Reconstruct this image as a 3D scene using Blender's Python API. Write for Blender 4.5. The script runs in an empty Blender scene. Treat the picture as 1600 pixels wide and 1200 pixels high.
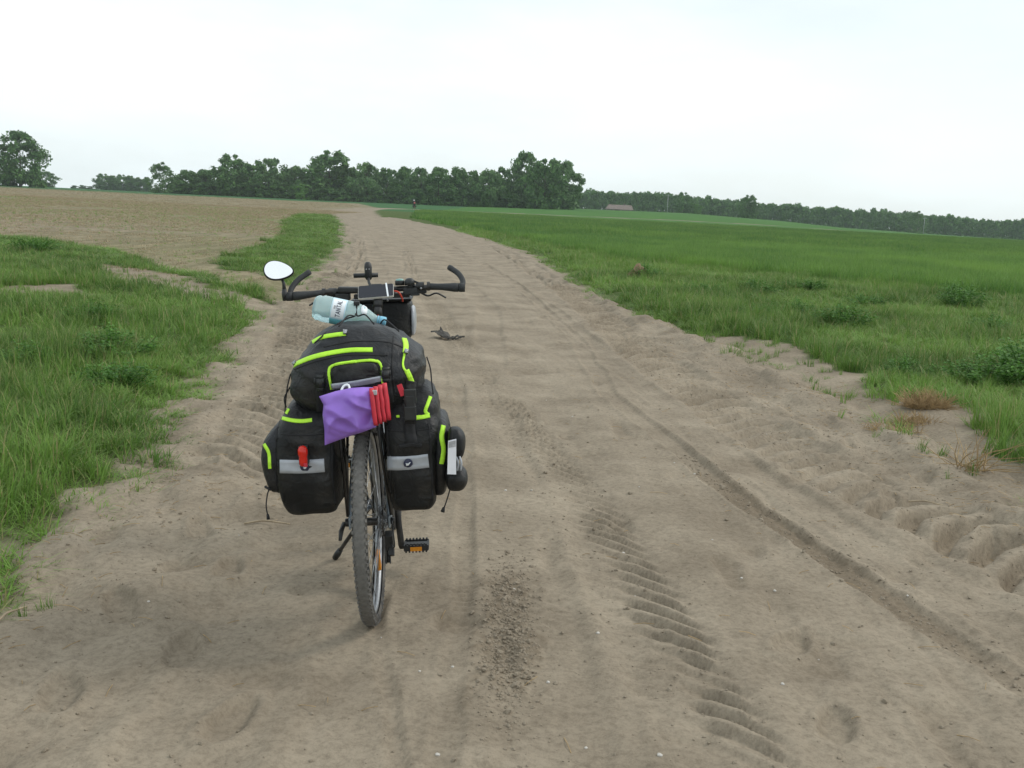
import bpy, bmesh, math, random
import numpy as np
from mathutils import Matrix, Vector, noise as mnoise
from mathutils.bvhtree import BVHTree

scene = bpy.context.scene
COL = scene.collection
R = math.radians

# ------------------------------------------------------------------ camera
CAM_H, PITCH, ROLL = 1.42, R(9.6), R(2.9)
fw = Vector((0, math.cos(PITCH), -math.sin(PITCH)))
r0 = Vector((1, 0, 0)); u0 = r0.cross(fw)
cr = r0 * math.cos(ROLL) + u0 * math.sin(ROLL)
cu = -r0 * math.sin(ROLL) + u0 * math.cos(ROLL)
cam = bpy.data.cameras.new('camera')
cam.sensor_width = 36; cam.lens = 36.0; cam.clip_start = 0.05; cam.clip_end = 20000
cam_o = bpy.data.objects.new('camera', cam); COL.objects.link(cam_o)
cam_o.matrix_world = Matrix(((cr.x, cu.x, -fw.x, 0), (cr.y, cu.y, -fw.y, 0), (cr.z, cu.z, -fw.z, CAM_H), (0, 0, 0, 1)))
scene.camera = cam_o

# ------------------------------------------------------------------ sky: thin bright overcast over a Nishita sky
SUN_EL, SUN_AZ = 42.0, 70.0        # azimuth clockwise from +Y
w = bpy.data.worlds.new('World'); scene.world = w; w.use_nodes = True
nt = w.node_tree; nt.nodes.clear()
N = nt.nodes.new; L = nt.links.new
out = N('ShaderNodeOutputWorld'); bgs = N('ShaderNodeBackground'); bgc = N('ShaderNodeBackground'); mix = N('ShaderNodeMixShader')
sky = N('ShaderNodeTexSky'); sky.sky_type = 'NISHITA'; sky.sun_disc = False
sky.sun_elevation = R(SUN_EL); sky.sun_rotation = R(SUN_AZ); sky.dust_density = 2.0; sky.air_density = 1.0
L(sky.outputs[0], bgs.inputs[0]); bgs.inputs[1].default_value = 0.12
bgc.inputs[0].default_value = (0.90, 0.975, 1.0, 1); bgc.inputs[1].default_value = 1.02
tc = N('ShaderNodeTexCoord'); mp = N('ShaderNodeMapping'); mp.inputs['Scale'].default_value = (1.0, 1.0, 3.5)
nz = N('ShaderNodeTexNoise'); nz.inputs['Scale'].default_value = 1.7; nz.inputs['Detail'].default_value = 7; nz.inputs['Roughness'].default_value = 0.55
mp.inputs['Location'].default_value = (0.35, 0.0, 0.1)
L(tc.outputs['Generated'], mp.inputs[0]); L(mp.outputs[0], nz.inputs['Vector'])
rmp = N('ShaderNodeMapRange'); rmp.inputs['From Min'].default_value = 0.30; rmp.inputs['From Max'].default_value = 0.62
rmp.inputs['To Min'].default_value = 0.58; rmp.inputs['To Max'].default_value = 0.97
L(nz.outputs[0], rmp.inputs[0]); L(rmp.outputs[0], mix.inputs[0])
L(bgs.outputs[0], mix.inputs[1]); L(bgc.outputs[0], mix.inputs[2]); L(mix.outputs[0], out.inputs[0])

sun = bpy.data.lights.new('sun', 'SUN'); sun.energy = 1.15; sun.angle = R(14); sun.color = (1.0, 0.95, 0.88)
sun_o = bpy.data.objects.new('sun', sun); COL.objects.link(sun_o)
az, el = R(SUN_AZ), R(SUN_EL)
sd = Vector((math.sin(az) * math.cos(el), math.cos(az) * math.cos(el), math.sin(el)))
sun_o.rotation_euler = (-sd).to_track_quat('-Z', 'Y').to_euler(); sun_o.location = (0, 0, 60)

vs = scene.view_settings
vs.view_transform = 'Standard'; vs.look = 'None'; vs.exposure = 0.2; vs.gamma = 1.0; vs.use_curve_mapping = False
scene.cycles.volume_bounces = 2; scene.cycles.transparent_max_bounces = 16; scene.cycles.use_denoising = True

# ------------------------------------------------------------------ numpy noise and terrain functions
def _h(ix, iy, seed):
    n = (ix.astype(np.int64) * 374761393 + iy.astype(np.int64) * 668265263 + seed * 1442695041) & 0xffffffff
    n = ((n ^ (n >> 13)) * 1274126177) & 0xffffffff
    return ((n ^ (n >> 16)) & 0xffffff) / float(0xffffff)
def vnoise(x, y, seed=0):
    x = np.asarray(x, float); y = np.asarray(y, float)
    ix = np.floor(x); iy = np.floor(y); fx = x - ix; fy = y - iy
    ux = fx * fx * (3 - 2 * fx); uy = fy * fy * (3 - 2 * fy)
    a = _h(ix, iy, seed); b = _h(ix + 1, iy, seed); c = _h(ix, iy + 1, seed); d = _h(ix + 1, iy + 1, seed)
    return (a + (b - a) * ux) * (1 - uy) + (c + (d - c) * ux) * uy
def fbm(x, y, seed=0, o=4, g=0.5):
    s = 0; a = 1; t = 0
    for k in range(o):
        s = s + a * (vnoise(x * 2**k + 17.3 * k, y * 2**k + 9.1 * k, seed + k) * 2 - 1); t += a; a *= g
    return s / t
def sst(a, b, x):
    t = np.clip((np.asarray(x, float) - a) / (b - a), 0, 1); return t * t * (3 - 2 * t)

E_PX = [-900, 0, 250, 500, 700, 890, 1050, 1200, 1300, 1450, 1600, 2500]
E_EL = [-1, -1, 0.5, 2, 4, 8, 9.5, 5, -1, -5, -8, -10]
def Z0(x, y):
    x = np.asarray(x, float); y = np.asarray(y, float)
    d = np.hypot(x, y); a = np.clip(x / np.maximum(y, 1.0), -2, 2)
    e = np.interp(800 + 1600 * a, E_PX, E_EL)
    zf = CAM_H + 400 * e / 1600
    base = 0.6 * sst(35, 200, y)
    k = sst(150, 420, d)
    und = 0.05 * fbm(x * 0.12, y * 0.12, 5, 2) * sst(6, 25, d)
    return base * (1 - k) + zf * k + und

# road edges as x for a given y (metres), bending left into the distance
LE_Y = [-20, 0, 3.3, 4, 5.1, 6.3, 9, 10.8, 13.5, 20, 36, 60, 85, 100]
LE_X = [-2.1, -1.75, -1.74, -1.71, -1.81, -2.02, -2.46, -2.80, -3.1, -3.9, -6.1, -10.3, -15.0, -18.2]
RE_Y = [-20, 0, 5.2, 6, 8.1, 9.3, 11.8, 12.4, 16.1, 20, 33.7, 48.5, 67, 85, 100]
RE_X = [1.6, 2.3, 2.72, 2.72, 2.62, 2.5, 2.2, 2.0, 1.56, 1.2, 0.62, -1.5, -4.7, -8.6, -12.4]
def smooth_tab(ty, tx):
    yy = np.linspace(ty[0], ty[-1], 1600); xx = np.interp(yy, ty, tx)
    k = 25; ker = np.ones(k) / k; xp = np.pad(xx, k // 2, mode='edge'); xx = np.convolve(xp, ker, 'valid')
    return yy, xx
_ly, _lx = smooth_tab(LE_Y, LE_X); _ry, _rx = smooth_tab(RE_Y, RE_X)
def ledge(y): return np.interp(y, _ly, _lx)
def redge(y): return np.interp(y, _ry, _rx)
FAR = np.array([(-15.3, 96), (-19.5, 122), (-23.5, 150), (-25, 172), (-22.5, 190), (-14, 201), (2, 209), (24, 215), (60, 222), (110, 232)], float)
def far_road_dist(x, y):
    x = np.asarray(x, float); y = np.asarray(y, float); best = np.full(np.broadcast(x, y).shape, 1e9)
    for (ax, ay), (bx, by) in zip(FAR[:-1], FAR[1:]):
        dx, dy = bx - ax, by - ay; t = np.clip(((x - ax) * dx + (y - ay) * dy) / (dx * dx + dy * dy), 0, 1)
        best = np.minimum(best, np.hypot(x - ax - t * dx, y - ay - t * dy))
    return best
def road_out(x, y):
    """signed distance-like: >0 outside the sand road, <0 inside"""
    j = 0.16 * fbm(y * 0.9, x * 0.9, 31, 3) + 0.10 * fbm(y * 3.1, x * 3.1, 33, 2)
    o = np.maximum(ledge(y) - x, x - redge(y)) + j
    o = np.where(y > 99, 50.0, o)
    return np.minimum(o, np.where(y > 88, far_road_dist(x, y) - 2.3, 50.0))

def inpoly(x, y, P):
    x = np.asarray(x, float); y = np.asarray(y, float); c = np.zeros(x.shape, bool); n = len(P); j = n - 1
    for i in range(n):
        xi, yi = P[i]; xj, yj = P[j]
        if yi != yj:
            c ^= ((yi > y) != (yj > y)) & (x < (xj - xi) * (y - yi) / (yj - yi) + xi)
        j = i
    return c
G_L1 = [(-40, 33), (-14, 27.8), (-12.2, 26.2), (-9.4, 23.6), (-7.2, 19.6), (-5.5, 17.4), (-3.3, 14.0), (-2.4, 10.3), (-2.1, 8.8), (-1.7, 6.3), (-1.5, 5.0), (-1.42, 3.9), (-1.5, 3.0), (-1.9, 0), (-2.2, -20), (-40, -20)]
G_L2 = [(-6.3, 20.6), (-7.2, 29), (-9.6, 42), (-15, 66), (-19.5, 90), (-17, 100), (-5.9, 36.3), (-3.8, 20.8), (-3.4, 16.4), (-4.8, 18.6)]
S_L = [[(-9, 12.8), (-6.8, 13.7), (-6.3, 14.4), (-5.3, 13.3), (-5.9, 12.3), (-9, 11.6)], [(-7.6, 18.6), (-6.6, 18.2), (-5.0, 16.1), (-3.0, 13.0), (-3.6, 12.7), (-4.5, 13.7), (-6.5, 16.0)]]
S_R = [[(1.9, 12.0), (2.3, 12.5), (2.8, 12.2), (3.1, 10.8), (3.2, 9.4), (2.85, 7.7), (2.3, 8.0)], [(2.0, 9.2), (2.75, 7.6), (2.75, 6.4), (2.35, 4.5), (1.9, 4)]]
BARE = ((3.12, 7.5, .36), (2.75, 5.75, .40), (2.9, 6.7, .3))
def jit(x, y, a=0.35, s=1.1, seed=60):
    return x + a * fbm(x * s, y * s, seed, 3), y + a * 1.4 * fbm(x * s, y * s, seed + 7, 3)
def grass_left(x, y):
    jx, jy = jit(x, y, 0.45)
    m = inpoly(jx, jy, G_L1) | inpoly(jx, jy, G_L2)
    for P in S_L: m &= ~inpoly(jx, jy, P)
    return m & (road_out(x, y) > -0.22)
CE_Y = [-20, 23, 24.3, 28.7, 30.6, 40.2, 60, 100, 166]; CE_X = [16, 11.4, 8.9, 5.2, 3.6, 1.6, -1.2, -9.5, -16]
def crop_line(y): return np.interp(y, CE_Y, CE_X)
def verge_right(x, y):
    jx, jy = jit(x, y, 0.35)
    m = (x > (ledge(y) + redge(y)) / 2) & (road_out(x, y) > -0.05) & (x < crop_line(y) + 2.0) & (y < 100)
    for P in S_R: m &= ~inpoly(jx, jy, P)
    for ex_, ey_, er_ in BARE: m &= np.hypot(x - ex_, (y - ey_) * .7) > er_
    return m
def crop(x, y):
    jx, jy = jit(x, y, 0.8, 0.3)
    m = (jx > crop_line(y)) & (road_out(x, y) > 0.4)
    return m & (far_road_dist(x, y) > 2.6)
def crop_tone(x, y):
    """0 = dark blue-green strip, 1 = light yellow-green strip"""
    q = y - 0.35 * x + 6 * fbm(x * 0.03, y * 0.03, 81, 2)
    b = np.interp(q, [0, 12, 20, 27, 33, 40, 48, 60, 72, 84, 100, 125, 150, 180, 230, 300], [.55, .55, .75, .92, .85, .55, .8, .4, .65, .25, .5, .3, .55, .35, .45, .3])
    return np.clip(.42 + .45 * (b - .45) + 0.25 * fbm(x * 0.25, y * 0.12, 83, 3), 0, 1)
def ground_z(x, y):
    o = road_out(x, y)
    z = Z0(x, y) + 0.10 * sst(0.0, 0.7, o) * sst(60, 30, y) + 0.05 * fbm(x * 0.6, y * 0.6, 8, 3) * sst(0.1, 1.2, o) * sst(40, 10, y)
    z = z + 0.015 * fbm(x * 6, y * 6, 9, 3) * sst(30, 8, y)
    z = z - 0.32 * sst(0.0, 0.35, -o) * (np.asarray(y) < 97)
    return z

# ---- tracks pressed into the road sand: (ys, xs, half width, rut depth, lug depth, lug spacing, slant)
TR = [
 dict(y=[1, 2.4, 3.0, 3.9, 5.2, 7, 9.7, 14, 20, 36, 60], x=[.74, .64, .57, .46, .33, .02, -.44, -1.1, -2.05, -4.0, -8], hw=.16, rut=.010, lug=.036, half=1, sp=.135, sl=.9, y0=2.2, y1=34),
 dict(y=[1, 4.4, 5.5, 6.8, 8.5, 10.4, 12.6, 17.6, 30, 60], x=[2.9, 2.28, 1.95, 1.72, 1.55, 1.36, 1.26, 1.02, .1, -3.2], hw=.27, rut=.03, lug=.095, sp=.22, sl=-.7, y0=3.4, y1=40),
 dict(y=[1, 3.6, 4.6, 6, 7.5, 9.5, 12.1, 15.7, 25, 60], x=[-1.3, -1.30, -1.38, -1.5, -1.68, -2.0, -2.5, -3.1, -4.0, -9.4], hw=.28, rut=.025, lug=.080, sp=.21, sl=.8, y0=5.2, y1=40),
 dict(y=[1, 2.6, 3.3, 5, 8, 12, 20, 60], x=[-.12, -.13, -.14, -.2, -.42, -.85, -2.2, -8.2], hw=.04, rut=.008, lug=.008, sp=.045, sl=.0, y0=1, y1=16),
 dict(y=[1, 2.45, 2.7, 3.0, 3.29, 3.4], x=[-.1, -.25, -.31, -.38, -.435, -.44], hw=.026, rut=.016, lug=.004, sp=.03, sl=.0, y0=0, y1=3.36),
 dict(y=[1, 2.9, 3.44, 4.06, 4.94, 5.67, 8.0, 11.7, 20, 40], x=[1.85, 1.70, 1.58, 1.44, 1.25, 1.12, .78, .70, .0, -2.4], hw=.075, rut=.017, lug=.0, sp=.2, sl=.0, y0=0, y1=30),
 dict(y=[1, 3.2, 4.2, 6, 9, 14, 25, 60], x=[2.2, 1.92, 1.72, 1.38, 1.05, .62, -.6, -5.6], hw=.10, rut=.012, lug=.0, sp=.2, sl=.0, y0=0, y1=50),
 dict(y=[1, 3, 5, 9, 14, 30, 60], x=[.20, .16, .02, -.2, -.35, -2.2, -7.0], hw=.15, rut=.010, lug=.004, sp=.07, sl=.3, y0=0, y1=50),
 dict(y=[1, 3, 5, 9, 14, 30, 60], x=[-.75, -.78, -.9, -1.15, -1.75, -4.2, -9.0], hw=.17, rut=.012, lug=.003, sp=.08, sl=.3, y0=0, y1=50),
]
FOOT = [(-1.25, 2.75, .3), (-1.0, 3.05, .2), (-1.32, 3.35, .5), (-1.05, 3.75, .1), (-.72, 2.62, -.2), (-1.3, 4.2, .4), (-1.1, 4.7, .2), (2.25, 4.6, -.6), (2.05, 5.3, -.4), (2.4, 5.75, -.7), (2.2, 6.5, -.3), (1.0, 3.3, -.5), (.98, 2.75, -.3), (-.9, 5.6, .1), (2.3, 7.3, -.4), (-1.5, 5.4, .3)]
def road_z(x, y):
    """surface of the sand and a 0..1 map of damp, freshly turned sand"""
    o = road_out(x, y)
    le, re = ledge(y), redge(y)
    near = sst(45, 9, y)
    z = Z0(x, y) + 0.012
    wob = 0.05 * fbm(y * 0.5, x * 0.2, 40, 2)
    tt = x - (le + re) / 2
    z = z + 0.022 * fbm(tt * 2.2 + wob * 4, y * 0.16, 41, 3) + 0.010 * fbm(tt * 9 + wob * 20, y * 0.45, 42, 3)
    z = z + 0.0035 * fbm(tt * 34 + wob * 70, y * 0.5, 43, 2) * near * sst(0.2, 0.9, tt)       # fine drag lines on the right half
    damp = np.zeros(np.broadcast(x, y).shape)
    soft = np.ones_like(damp)
    for T in TR:
        xt = np.interp(y, T['y'], T['x']) + 0.03 * fbm(y * 1.1, y * 0, 50 + int(T['hw'] * 1000), 3) + 0.02 * fbm(x * 5, y * 4, 51, 3)
        u = (x - xt) / T['hw']; au = np.abs(u)
        env = sst(1.25, 0.8, au) * sst(T['y0'] - .4, T['y0'] + .4, y) * sst(T['y1'] + 4, T['y1'] - 4, y)
        berm = np.exp(-((au - 1.25) / 0.28)**2) * sst(T['y0'] - .4, T['y0'] + .4, y) * sst(T['y1'] + 4, T['y1'] - 4, y)
        fade = 0.55 + 0.75 * fbm(y * 0.8, x * 0.8, 70 + int(T['hw'] * 1000), 2)
        z = z - T['rut'] * env * np.clip(0.75 + 1.1 * fbm(y * .9, x * .3, 52 + int(T['hw'] * 1000), 3), .1, 1.5) + T['rut'] * 0.7 * berm * (0.7 + 0.5 * fbm(y * 5, x * 5, 75, 3))
        if T['lug']:
            brk = np.clip(.62 + 1.2 * fbm(y * 1.3 + 3 * T['hw'], x * 1.1, 78 + int(T['hw'] * 100), 3), 0.40, 1.3) * np.where(y < 3.3, .35 + .65 * sst(.35, .6, vnoise(x * 9, y * 8, 108)) , 1.0)
            ph = (y + T['sl'] * (x - xt) + .35 * T['hw'] * u * u) / T['sp'] * 2 * math.pi + 2.2 * fbm(y * 1.7, x * 1.7, 77, 3)
            sn = np.sin(ph); lg = np.tanh(2.2 * (sn + .35 * np.sin(2 * ph + .6))) * sst(1.25, 0.75, au + .25 * fbm(x * 9, y * 9, 79, 2))
            if T.get('half'): lg = lg * np.maximum(.25 + .75 * sst(-.45, .1, u), .8 * sst(5.5, 7.5, y))
            z = z + T['lug'] * 0.5 * lg * env * brk
        soft = soft * (1 - 0.55 * env)
    # rut on the right: broken, turned damp floor
    xt = np.interp(y, TR[5]['y'], TR[5]['x']); u = np.abs(x - xt) / .085
    dd = sst(1.2, 0.6, u) * sst(0.35, 0.6, fbm(y * 0.8, x * .1, 90, 2) * .5 + .5 - .05 + 0.30 * np.exp(-((y - 4.3) / .8)**2)) * sst(6.4, 5.2, y)
    damp = np.maximum(damp, dd * .9); z = z + dd * 0.010 * fbm(x * 30, y * 30, 91, 3)
    # crumbly turned patch right behind the bicycle
    jx, jy = x + .07 * fbm(x * 8, y * 8, 93, 3), y + .22 * fbm(x * 7, y * 6, 94, 3)
    pm = sst(-.10, -.05, jx) * sst(.17, .11, jx - .02 * (jy - 3.8)) * sst(2.72, 2.85, jy) * sst(3.92, 3.80, jy)
    cl = fbm(x * 26, y * 22, 95, 4, .6)
    z = z + pm * (0.016 * cl + 0.006 * np.abs(fbm(x * 60, y * 60, 96, 2)))
    damp = np.maximum(damp, pm * sst(-.3, .35, cl) * .75)
    # trampled loose sand along both edges: footprints, clods
    el = sst(1.15, .35, x - le) ; er = sst(1.5, .5, re - x)
    lump = fbm(x * 3.1, y * 2.6, 97, 3) ; pit = sst(.25, .62, vnoise(x * 4.6, y * 3.2, 98) * .6 + vnoise(x * 8.1, y * 6.3, 99) * .4)
    z = z + np.maximum(el, er) * (0.042 * lump - 0.030 * pit + 0.02) * (.35 + .65 * soft)
    clod = fbm(x * 11, y * 10, 105, 3)
    z = z + 0.075 * np.exp(-((re - x - .12) / .20)**2) * sst(2.5, 4.5, y) * sst(24, 13, y) * (.55 + .8 * fbm(x * 1.6, y * 1.6, 106, 3)) + .018 * np.exp(-((x - le - .30) / .15)**2) * sst(30, 12, y) * (.5 + .9 * fbm(x * 2, y * 2, 107, 3))
    z = z + (er * .8 + el * .6) * .016 * clod * sst(26, 10, y)
    z = z + el * sst(4.5, 2.5, y) * 0.0
    z = z + soft * (0.008 * fbm(x * 7, y * 6, 100, 3) + 0.0045 * fbm(x * 26, y * 24, 101, 3)) * sst(30, 8, y)
    for fx, fy, fa in FOOT:
        ca, sa = math.cos(fa), math.sin(fa); p = ((x - fx) * ca + (y - fy) * sa) / .052; q = (-(x - fx) * sa + (y - fy) * ca) / .135
        d = np.sqrt(p * p * (1 + .35 * np.clip(q, -1, 1)) + q * q) + .18 * fbm(x * 16, y * 16, 103, 2); z = z - .020 * sst(1.05, .75, d) + .009 * np.exp(-((d - 1.25) / .22)**2)
    wx_ = np.abs(x + .435) ; z = z + .014 * np.exp(-((wx_ - .045) / .016)**2 - ((y - 3.40) / .12)**2) + .010 * np.exp(-(wx_ / .05)**2 - ((y - 3.56) / .05)**2)
    # small pits and heel marks scattered in the middle
    pt = vnoise(x * 5.5, y * 4.2, 102); z = z - 0.018 * sst(.78, .95, pt) * sst(20, 8, y)
    damp = np.maximum(damp, sst(.84, .97, pt) * .4 * soft)
    z = z - 0.28 * sst(0.15, 0.6, o)
    return z, damp
# ------------------------------------------------------------------ mesh helpers
def link_mesh(name, verts, faces, mat=None, parent=None, smooth=True, mats=None, midx=None):
    me = bpy.data.meshes.new(name)
    if isinstance(faces, np.ndarray):
        v = np.asarray(verts, np.float32); n = faces.shape[1]
        me.vertices.add(len(v)); me.vertices.foreach_set('co', v.ravel())
        me.loops.add(faces.size); me.loops.foreach_set('vertex_index', faces.astype(np.int32).ravel())
        me.polygons.add(len(faces)); me.polygons.foreach_set('loop_start', np.arange(0, faces.size, n, dtype=np.int32))
        me.polygons.foreach_set('loop_total', np.full(len(faces), n, np.int32)); me.update(calc_edges=True)
    else:
        me.from_pydata([tuple(v) for v in verts], [], faces)
    for m in (mats or ([mat] if mat else [])): me.materials.append(m)
    if midx is not None: me.polygons.foreach_set('material_index', np.asarray(midx, np.int32))
    me.polygons.foreach_set('use_smooth', np.full(len(me.polygons), smooth)); me.update()
    o = bpy.data.objects.new(name, me); COL.objects.link(o)
    if parent is not None: o.parent = parent
    return o
def tag(o, label=None, cat=None, group=None, kind=None):
    if label: o['label'] = label
    if cat: o['category'] = cat
    if group: o['group'] = group
    if kind: o['kind'] = kind
    return o
def empty(name, matrix, label, cat, group=None):
    o = bpy.data.objects.new(name, None); COL.objects.link(o); o.empty_display_size = 0.1
    o.matrix_world = matrix; tag(o, label, cat, group); return o

class MB:
    def __init__(s): s.v = []; s.f = []
    def add(s, v, f):
        b = len(s.v); s.v += [tuple(p) for p in v]; s.f += [tuple(i + b for i in q) for q in f]; return s
    def box(s, c, h, rot=None):
        c = Vector(c); P = []
        for sz in (-1, 1):
            for sx, sy in ((-1, -1), (1, -1), (1, 1), (-1, 1)):
                p = Vector((sx * h[0], sy * h[1], sz * h[2])); P.append(c + (rot @ p if rot else p))
        return s.add(P, [(3, 2, 1, 0), (4, 5, 6, 7), (0, 1, 5, 4), (1, 2, 6, 5), (2, 3, 7, 6), (3, 0, 4, 7)])
    def tube(s, pts, rad, n=8, cap=True, flat=1.0, up=None):
        pts = [Vector(p) for p in pts]
        if not hasattr(rad, '__len__'): rad = [rad] * len(pts)
        V = []; F = []; prev = None
        for i, p in enumerate(pts):
            t = (pts[min(i + 1, len(pts) - 1)] - pts[max(i - 1, 0)]).normalized()
            if prev is None:
                a = Vector(up) if up else (Vector((0, 0, 1)) if abs(t.z) < .9 else Vector((1, 0, 0)))
                x = a.cross(t).normalized()
            else: x = (prev - t * prev.dot(t)).normalized()
            prev = x; y = t.cross(x)
            for k in range(n):
                a = 2 * math.pi * k / n; V.append(p + x * math.cos(a) * rad[i] + y * math.sin(a) * rad[i] * flat)
        for i in range(len(pts) - 1):
            for k in range(n): F.append((i * n + k, i * n + (k + 1) % n, (i + 1) * n + (k + 1) % n, (i + 1) * n + k))
        if cap: F += [tuple(range(n - 1, -1, -1)), tuple((len(pts) - 1) * n + k for k in range(n))]
        return s.add(V, F)
    def lathe(s, prof, c=(0, 0, 0), axis='x', n=24, closed=False, rot=None):
        """prof: list of (a along axis, r)"""
        c = Vector(c); V = []; F = []; m = len(prof)
        for k in range(n):
            t = 2 * math.pi * k / n
            for a, r in prof:
                p = Vector((a, r * math.cos(t), r * math.sin(t)))
                if axis == 'z': p = Vector((r * math.cos(t), r * math.sin(t), a))
                if axis == 'y': p = Vector((r * math.sin(t), a, r * math.cos(t)))
                V.append(c + (rot @ p if rot else p))
        for k in range(n):
            k2 = (k + 1) % n
            for i in range(m if closed else m - 1):
                j = (i + 1) % m; F.append((k * m + i, k * m + j, k2 * m + j, k2 * m + i))
        return s.add(V, F)
    def sweep_ok(s): return s
    def build(s, name, mat, parent=None, smooth=True, bevel=0, subsurf=0, auto=None):
        o = link_mesh(name, s.v, s.f, mat, parent, smooth)
        if bevel:
            b = o.modifiers.new('bevel', 'BEVEL'); b.width = bevel; b.segments = 2; b.limit_method = 'ANGLE'
        if subsurf:
            b = o.modifiers.new('sub', 'SUBSURF'); b.levels = b.render_levels = subsurf
        return o
def bez(pts, n=24):
    """Catmull-Rom through points"""
    P = [Vector(p) for p in pts]; P = [P[0] * 2 - P[1]] + P + [P[-1] * 2 - P[-2]]; o = []
    segs = len(P) - 3; per = max(2, n // segs)
    for i in range(segs):
        a, b, c, d = P[i:i + 4]
        for k in range(per):
            t = k / per
            o.append(0.5 * ((2 * b) + (c - a) * t + (2 * a - 5 * b + 4 * c - d) * t * t + (3 * b - a - 3 * c + d) * t**3))
    o.append(P[-2]); return o

# ------------------------------------------------------------------ materials
def new_mat(name):
    m = bpy.data.materials.new(name); m.use_nodes = True; t = m.node_tree
    return m, t, t.nodes['Principled BSDF']
def set_spec(p, v): p.inputs['Specular IOR Level'].default_value = v
def simple(name, col, rough=0.6, metal=0.0, var=0.15, scale=40, bump=0.0, bscale=200, spec=0.5, dust=0.0):
    m, t, p = new_mat(name); N = t.nodes.new; L = t.links.new
    tcn = N('ShaderNodeTexCoord'); nz = N('ShaderNodeTexNoise'); nz.inputs['Scale'].default_value = scale; nz.inputs['Detail'].default_value = 4
    L(tcn.outputs['Object'], nz.inputs['Vector'])
    rp = N('ShaderNodeValToRGB'); a = [max(0, c * (1 - var)) for c in col[:3]]; b = [min(1, c * (1 + var)) for c in col[:3]]
    rp.color_ramp.elements[0].color = (*a, 1); rp.color_ramp.elements[1].color = (*b, 1); rp.color_ramp.elements[0].position = .3; rp.color_ramp.elements[1].position = .7
    L(nz.outputs[0], rp.inputs[0]); cout = rp.outputs[0]
    if dust:
        n2 = N('ShaderNodeTexNoise'); n2.inputs['Scale'].default_value = scale * .35; n2.inputs['Detail'].default_value = 6; L(tcn.outputs['Object'], n2.inputs['Vector'])
        mr = N('ShaderNodeMapRange'); mr.inputs[1].default_value = .4; mr.inputs[2].default_value = .75; mr.inputs[4].default_value = dust; L(n2.outputs[0], mr.inputs[0])
        mx = N('ShaderNodeMix'); mx.data_type = 'RGBA'; mx.inputs[7].default_value = (.30, .26, .20, 1); L(mr.outputs[0], mx.inputs[0]); L(cout, mx.inputs[6]); cout = mx.outputs[2]
    L(cout, p.inputs['Base Color']); p.inputs['Roughness'].default_value = rough; p.inputs['Metallic'].default_value = metal; set_spec(p, spec)
    if bump:
        n3 = N('ShaderNodeTexNoise'); n3.inputs['Scale'].default_value = bscale; n3.inputs['Detail'].default_value = 3; L(tcn.outputs['Object'], n3.inputs['Vector'])
        bp = N('ShaderNodeBump'); bp.inputs['Strength'].default_value = bump; bp.inputs['Distance'].default_value = 0.002; L(n3.outputs[0], bp.inputs['Height']); L(bp.outputs[0], p.inputs['Normal'])
    return m

def sand_color(t, tc_out, damp_name=None):
    N = t.nodes.new; L = t.links.new
    def noise(sc, det=5, rough=.55):
        n = N('ShaderNodeTexNoise'); n.inputs['Scale'].default_value = sc; n.inputs['Detail'].default_value = det; n.inputs['Roughness'].default_value = rough; L(tc_out, n.inputs['Vector']); return n.outputs[0]
    rp = N('ShaderNodeValToRGB'); e = rp.color_ramp.elements
    e[0].position = .36; e[0].color = (.222, .184, .136, 1); e[1].position = .68; e[1].color = (.335, .284, .214, 1)
    L(noise(1.6, 8, .62), rp.inputs[0])
    fine = N('ShaderNodeValToRGB'); f = fine.color_ramp.elements; f[0].position = .30; f[0].color = (.52, .50, .48, 1); f[1].position = .56; f[1].color = (1.08, 1.08, 1.07, 1)
    L(noise(38, 9, .82), fine.inputs[0])
    m1 = N('ShaderNodeMix'); m1.data_type = 'RGBA'; m1.blend_type = 'MULTIPLY'; m1.inputs[0].default_value = .8; L(rp.outputs[0], m1.inputs[6]); L(fine.outputs[0], m1.inputs[7])
    # dark crumbs and pale grit
    v = N('ShaderNodeTexVoronoi'); v.inputs['Scale'].default_value = 70; L(tc_out, v.inputs['Vector'])
    mr = N('ShaderNodeMapRange'); mr.inputs[1].default_value = .10; mr.inputs[2].default_value = .04; mr.inputs[3].default_value = 0; mr.inputs[4].default_value = .55; L(v.outputs['Distance'], mr.inputs[0])
    m2 = N('ShaderNodeMix'); m2.data_type = 'RGBA'; m2.inputs[7].default_value = (.10, .078, .05, 1); L(mr.outputs[0], m2.inputs[0]); L(m1.outputs[2], m2.inputs[6])
    c = m2.outputs[2]
    if damp_name:
        at = N('ShaderNodeAttribute'); at.attribute_name = damp_name
        m3 = N('ShaderNodeMix'); m3.data_type = 'RGBA'; m3.blend_type = 'MULTIPLY'; m3.inputs[7].default_value = (.68, .65, .62, 1); L(at.outputs['Fac'], m3.inputs[0]); L(c, m3.inputs[6]); c = m3.outputs[2]
    return c, noise
def sand_mat():
    m, t, p = new_mat('road sand'); N = t.nodes.new; L = t.links.new
    tcn = N('ShaderNodeTexCoord'); c, noise = sand_color(t, tcn.outputs['Object'], 'damp')
    L(c, p.inputs['Base Color']); p.inputs['Roughness'].default_value = 1; set_spec(p, .1)
    b = N('ShaderNodeBump'); b.inputs['Strength'].default_value = .9; b.inputs['Distance'].default_value = .006; L(noise(45, 8, .7), b.inputs['Height']); L(b.outputs[0], p.inputs['Normal'])
    return m
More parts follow.
